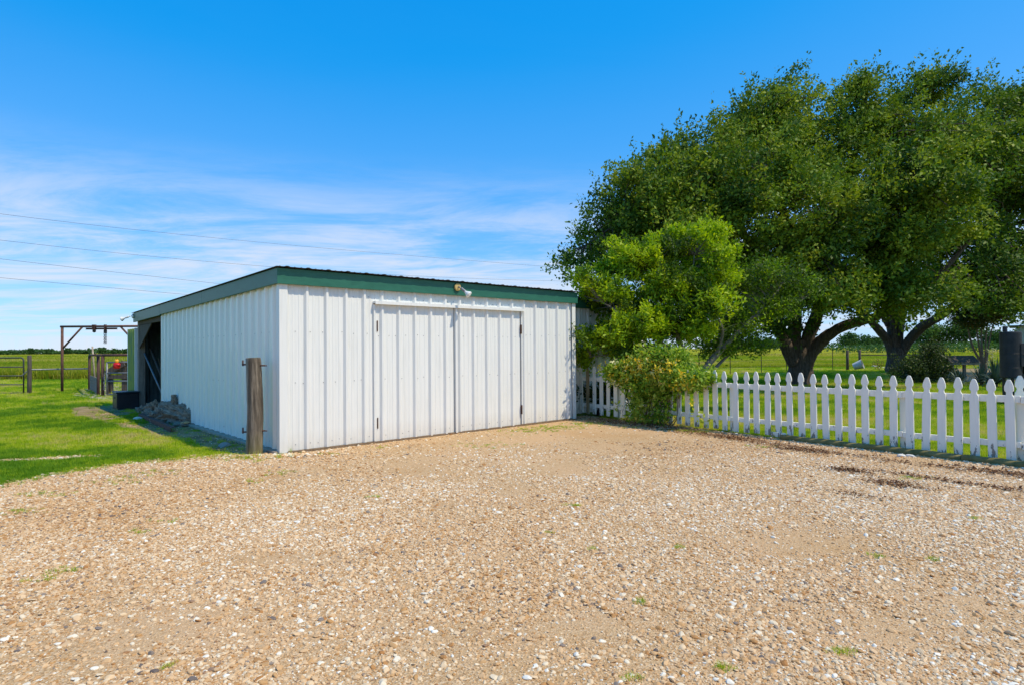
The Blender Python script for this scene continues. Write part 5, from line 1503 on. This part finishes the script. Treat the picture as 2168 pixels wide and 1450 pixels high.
for d0, d1, n, sz in bands:
    x, y = drive_pts(n, d0, d1)
    jx = np.where((x < -2.5) & (rng.random(len(x)) < 0.5), 0.16, 0.02)
    keep = poly_mask(dpoly, x + rng.normal(size=len(x)) * jx, y + rng.normal(size=len(x)) * jx)
    x = x[keep]; y = y[keep]
    # sandy worn areas hold fewer stones
    ds = ((x - door_c.x) * A.x + (y - door_c.y) * A.y) / 3.6; dt = ((x - door_c.x) * B.x + (y - door_c.y) * B.y) / 1.9
    sandy = np.exp(-(ds ** 2 + dt ** 2) * 0.8)
    for px_, py_, sx_, sy_, am in ((1180, 985, 1.3, 0.8, 0.8), (1420, 940, 0.9, 0.5, 0.9), (660, 1185, 0.55, 0.16, 0.9), (1630, 1020, 0.35, 0.14, 0.9), (1620, 1150, 0.8, 0.35, 0.6), (1050, 1180, 0.5, 0.2, 0.5), (1180, 1330, 0.5, 0.14, 0.5), (1900, 1010, 0.6, 0.18, 0.6), (820, 1000, 0.8, 0.3, 0.5)):
        q_ = G(px_, py_); sandy = np.maximum(sandy, am * np.exp(-((x - q_.x) / sx_) ** 2 - ((y - q_.y) / sy_) ** 2))
    nsd = fbm(x * 0.8, y * 0.8, 5, 4)
    dens = np.clip(1.10 - 1.0 * sandy - 3.2 * np.clip(nsd - 0.53, 0, 1), 0.10, 1)
    kp = rng.random(len(x)) < dens
    x = x[kp]; y = y[kp]
    s = sz * np.exp(rng.normal(size=len(x)) * 0.42)
    s = np.minimum(s, 0.022)
    big = rng.random(len(x)) < 0.012 * (1 + 2.0 * (y < 4.2))
    s = np.where(big, rng.uniform(0.010, 0.020, len(x)), s)
    pts.append(np.stack([x, y, 0.010 + s * 0.12], 1)); scl.append(s)
# loose heap of bigger stones round the gate post and shed corner
n = 420
hx = rng.normal(size=n) * 0.42 + 0.05; hy = rng.normal(size=n) * 0.09
q = G(565, 966)
pts.append(np.stack([q.x + hx * 1.0, q.y + hy + hx * 0.05, np.full(n, 0.018)], 1)); scl.append(rng.uniform(0.014, 0.032, n))
# pale patch of stones in the lawn
n = 900
x = rng.normal(size=n) * 0.42; y = rng.normal(size=n) * 0.11
q = G(100, 972)
pts.append(np.stack([q.x + x, q.y + y + 0.25 * x, np.full(n, 0.012)], 1)); scl.append(rng.uniform(0.008, 0.02, n))
# crumbs on the soil strip and along the fence foot
n = 700
yy = rng.uniform(0, 9, n); xx_ = -rng.uniform(0.05, 1.0, n)
P_ = np.array([list(SW(a, b)) for a, b in zip(xx_, yy)]); P_[:, 2] = 0.017
pts.append(P_); scl.append(rng.uniform(0.005, 0.016, n))
P = np.concatenate(pts); S = np.concatenate(scl); n = len(P)
rot = np.stack([rng.normal(size=n) * 0.25, rng.normal(size=n) * 0.25, rng.uniform(0, 6.28, n)], 1)
sc3 = np.stack([S * rng.uniform(0.85, 1.5, n), S * rng.uniform(0.8, 1.15, n), S * rng.uniform(0.7, 1.1, n)], 1)
tn = np.clip(rng.normal(0.56, 0.21, n), 0.0, 1.0)
tn = np.where(rng.random(n) < 0.035, rng.uniform(0.85, 1.0, n), tn)
tn = np.where(rng.random(n) < 0.025, rng.uniform(0.0, 0.10, n), tn)
tn = np.clip(tn + (fbm(P[:, 0] * 0.55, P[:, 1] * 0.55, 61, 4) - 0.5) * 0.45, 0, 1)
gv = scatter('gravel', P, rot, sc3, tn, rng.integers(0, len(PEB), n), PEB, 'gravel_stone')
tag(stuff(gv), 'loose tan and white gravel covering the driveway', 'gravel')

# brown leaf and bark litter
def litter_pts(px, py, sx_, sy_, n, ang=0.0):
    q = G(px, py)
    a = rng.normal(size=n) * sx_; b = rng.normal(size=n) * sy_
    return np.stack([q.x + a * FD.x - b * FD.y * 1.0 + 0, q.y + a * FD.y + b * FD.x, np.full(n, 0.02)], 1)
lp = [litter_pts(1290, 893, 0.9, 0.22, 1300), litter_pts(1400, 905, 0.8, 0.2, 1100), litter_pts(1500, 921, 0.7, 0.12, 600), litter_pts(1560, 930, 0.3, 0.12, 500), litter_pts(1705, 955, 0.25, 0.11, 700), litter_pts(1795, 998, 0.13, 0.08, 350),
      litter_pts(1900, 1028, 0.16, 0.09, 420), litter_pts(2030, 1024, 0.5, 0.05, 500), litter_pts(2140, 1005, 0.3, 0.09, 600), litter_pts(1810, 1050, 0.2, 0.05, 120), litter_pts(1880, 975, 0.5, 0.08, 260), litter_pts(2060, 1000, 0.5, 0.07, 300), litter_pts(1620, 940, 0.5, 0.08, 300)]
c = np.concatenate(lp); n = len(c); c[:, 2] = 0.022 + rng.random(n) * 0.012
nr = unit(np.stack([rng.normal(size=n) * 0.45, rng.normal(size=n) * 0.45, np.ones(n)], 1)); axl = np.stack([rng.normal(size=n), rng.normal(size=n), rng.normal(size=n) * 0.25], 1)
ln = rng.uniform(0.018, 0.05, n)
o = link(leaf_mesh('leaf_litter', c, axl, nr, ln, ln * rng.uniform(0.25, 0.55, n), np.clip(rng.normal(0.45, 0.25, n), 0, 1)), 'leaf_litter', 'litter')
tag(stuff(o), 'brown fallen leaves and bark bits along the fence foot', 'leaves')

# ------------------------------------------------------------------ grass
rng = np.random.default_rng(51)
def tuft(seed, nb, spread, w, lean):
    rr = np.random.default_rng(seed)
    vs = []; fs = []
    for k in range(nb):
        a = rr.uniform(0, 6.28); r = spread * math.sqrt(rr.random()); bx, by = r * math.cos(a), r * math.sin(a)
        h = rr.uniform(0.55, 1.1); da = rr.uniform(0, 6.28); ln = lean * rr.uniform(0.2, 1.0)
        fx, fy = math.cos(da), math.sin(da); sxx, syy = -fy, fx
        o_ = len(vs)
        for f, ww in ((0, 1.0), (0.5, 0.8), (1.0, 0.06)):
            cx_ = bx + fx * ln * f * f; cy_ = by + fy * ln * f * f; z = h * f * (1 - 0.18 * f * ln)
            vs += [(cx_ - sxx * w * ww, cy_ - syy * w * ww, z), (cx_ + sxx * w * ww, cy_ + syy * w * ww, z)]
        fs += [(o_, o_ + 1, o_ + 3, o_ + 2), (o_ + 2, o_ + 3, o_ + 5, o_ + 4)]
    me = bpy.data.meshes.new('tuft'); me.from_pydata(vs, [], fs)
    return me
LT = [source(tuft(200 + k, 22, 1.3, 0.055, 1.0), 'grass_blade') for k in range(4)]
FT = [source(tuft(210 + k, 26, 0.55, 0.018, 0.45), 'field_blade') for k in range(4)]
soilp = rough_edge(SOIL, 0.2, 0.16, 9)
bed = [(p.x, p.y) for p in bedp]
dirtp = [(p.x, p.y) for p in pn]
shedp = [tuple(SW(x, y)[:2]) for x, y in ((-0.08, 0), (6.1, 0), (6.1, 0.55), (9.4, 0.55), (9.4, 4.0), (6.1, 4), (6.1, 9.9), (-0.08, 9.9))]
def lawn(n, d0, d1, sz, xr=(-1.05, 1.05)):
    Yv = np.sqrt(rng.uniform(d0 ** 2, d1 ** 2, n)); Xv = Yv * rng.uniform(xr[0], xr[1], n)
    jd = np.where(Xv < 0, 0.16, 0.05)
    k = ~poly_mask(DRIVE, Xv + rng.normal(size=n) * jd, Yv + rng.normal(size=n) * jd) & ~poly_mask(shedp, Xv, Yv) & ~poly_mask(bed, Xv, Yv) & ~poly_mask(FIELD, Xv, Yv)
    so_m = poly_mask(soilp, Xv, Yv); k &= ~so_m | (rng.random(n) < 0.03 + 0.5 * (fbm(Xv * 1.6, Yv * 1.6, 77) > 0.66))
    dm = poly_mask(dirtp, Xv, Yv); k &= ~dm | (rng.random(n) < 0.12)
    q = G(100, 972); e = ((Xv - q.x) / 0.7) ** 2 + ((Yv - q.y - 0.25 * (Xv - q.x)) / 0.17) ** 2
    k &= (e > 1) | (rng.random(n) < 0.12)
    # the ground behind the shed wall and far under its roofline is never seen
    u, v_, z = proj(np.stack([Xv, Yv, np.zeros(n)], 1))
    k &= ~((u > 640) & (u < 1200))
    Xv = Xv[k]; Yv = Yv[k]
    return Xv, Yv, np.full(len(Xv), sz)
parts = [lawn(60000, 5.5, 9.5, 0.026, (-1.05, -0.3)), lawn(60000, 9.5, 15, 0.030, (-1.05, -0.3)), lawn(45000, 15, 26, 0.038, (-1.05, -0.35)), lawn(26000, 26, 34, 0.05, (-1.05, -0.35)),
         lawn(52000, 7.2, 13, 0.032, (0.1, 1.1)), lawn(50000, 13, 24, 0.042, (0.15, 1.05)), lawn(40000, 24, 46, 0.06, (0.15, 1.05))]
x = np.concatenate([p[0] for p in parts]); y = np.concatenate([p[1] for p in parts]); s = np.concatenate([p[2] for p in parts]); n = len(x)
mow = fbm(x * 0.5, y * 0.5, 8, 4); fine = fbm(x * 2.5, y * 2.5, 18, 3)
tnt = np.clip(0.45 + (mow - 0.5) * 2.1 + (fine - 0.5) * 0.9 + rng.normal(size=n) * 0.24, 0, 1)
sh_ = s * np.exp(rng.normal(size=n) * 0.35) * (0.75 + 0.8 * fbm(x * 1.3, y * 1.3, 28, 3))
g = scatter('lawn_grass', np.stack([x, y, np.zeros(n)], 1), np.stack([rng.normal(size=n) * 0.08, rng.normal(size=n) * 0.08, rng.uniform(0, 6.28, n)], 1), np.stack([s * 1.5, s * 1.5, sh_ * 1.25], 1), tnt, rng.integers(0, 4, n), LT, 'grass_blade')
tag(stuff(g), 'short bright green mown grass of the lawn', 'grass')
# stray tufts in the gravel
wx_ = []; 
for px, py, k_, sp_ in [(135, 1212, 8, 0.05), (95, 1228, 7, 0.06), (300, 1128, 7, 0.06), (360, 1105, 5, 0.06), (795, 1053, 6, 0.04), (1215, 1072, 8, 0.05), (1438, 1162, 5, 0.02), (1352, 1278, 5, 0.02), (1535, 1418, 5, 0.02), (1975, 1185, 5, 0.03), (1930, 1013, 14, 0.10), (2065, 1100, 6, 0.03), (1780, 1385, 8, 0.03),
                        (1260, 1165, 3, 0.02), (1855, 1182, 5, 0.03), (800, 948, 10, 0.10), (690, 962, 12, 0.10), (600, 1004, 14, 0.12), (540, 1020, 8, 0.1), (1030, 945, 30, 0.3), (1180, 905, 120, 0.35), (1120, 912, 80, 0.3), (1240, 897, 60, 0.2), (40, 1085, 20, 0.12), (90, 1050, 26, 0.15), (240, 1018, 26, 0.2), (340, 1000, 20, 0.2), (1480, 915, 60, 0.15), (1330, 905, 30, 0.2), (1440, 912, 40, 0.15), (1610, 948, 16, 0.12), (360, 1415, 4, 0.02), (1345, 1440, 4, 0.02), (1160, 1130, 4, 0.03)]:
    q = G(px, py)
    wx_.append(np.stack([q.x + rng.normal(size=k_) * sp_, q.y + rng.normal(size=k_) * sp_ * 0.6, np.full(k_, 0.012)], 1))
P = np.concatenate(wx_); n = len(P); s = rng.uniform(0.014, 0.028, n)
g = scatter('weed_tufts', P, np.stack([rng.normal(size=n) * 0.1, rng.normal(size=n) * 0.1, rng.uniform(0, 6.28, n)], 1), np.stack([s, s, s * 1.1], 1), np.clip(rng.normal(0.35, 0.2, n), 0, 1), rng.integers(0, 4, n), LT, 'grass_blade')
tag(stuff(g), 'sparse weed tufts growing through the gravel', 'weeds')
# tall field grass beyond the mown lawn
def field_pts(n, d0, d1, xr):
    Yv = np.sqrt(rng.uniform(d0 ** 2, d1 ** 2, n)); Xv = Yv * rng.uniform(xr[0], xr[1], n)
    k = poly_mask(FIELD, Xv, Yv); return Xv[k], Yv[k]
fp = [field_pts(26000, 32, 50, (-1.0, -0.5)), field_pts(26000, 50, 95, (-1.0, -0.5)), field_pts(16000, 95, 200, (-1.0, -0.55)), field_pts(24000, 38, 60, (0.15, 0.95)), field_pts(24000, 60, 110, (0.15, 0.95))]
x = np.concatenate([p[0] for p in fp]); y = np.concatenate([p[1] for p in fp]); n = len(x)
patch = fbm(x * 0.07, y * 0.16, 9, 4)
h = (0.42 + 0.25 * rng.random(n)) * np.where(x < 0, 1.0, 0.5) * (0.7 + 0.7 * patch) * np.where(y > 95, 1.3, 1.0)
wf = np.where(y > 60, 1.6, 1.0) * np.where(y > 95, 2.0, 1.0)
tnt = np.clip(0.45 + (patch - 0.5) * 1.8 + rng.normal(size=n) * 0.17, 0, 1)
g = scatter('field_grass', np.stack([x, y, np.zeros(n)], 1), np.stack([rng.normal(size=n) * 0.06, rng.normal(size=n) * 0.06, rng.uniform(0, 6.28, n)], 1), np.stack([0.8 * wf, 0.8 * wf, h], 1), tnt, rng.integers(0, 4, n), FT, 'field_blade')
tag(stuff(g), 'tall green and straw grass of the open field', 'grass')
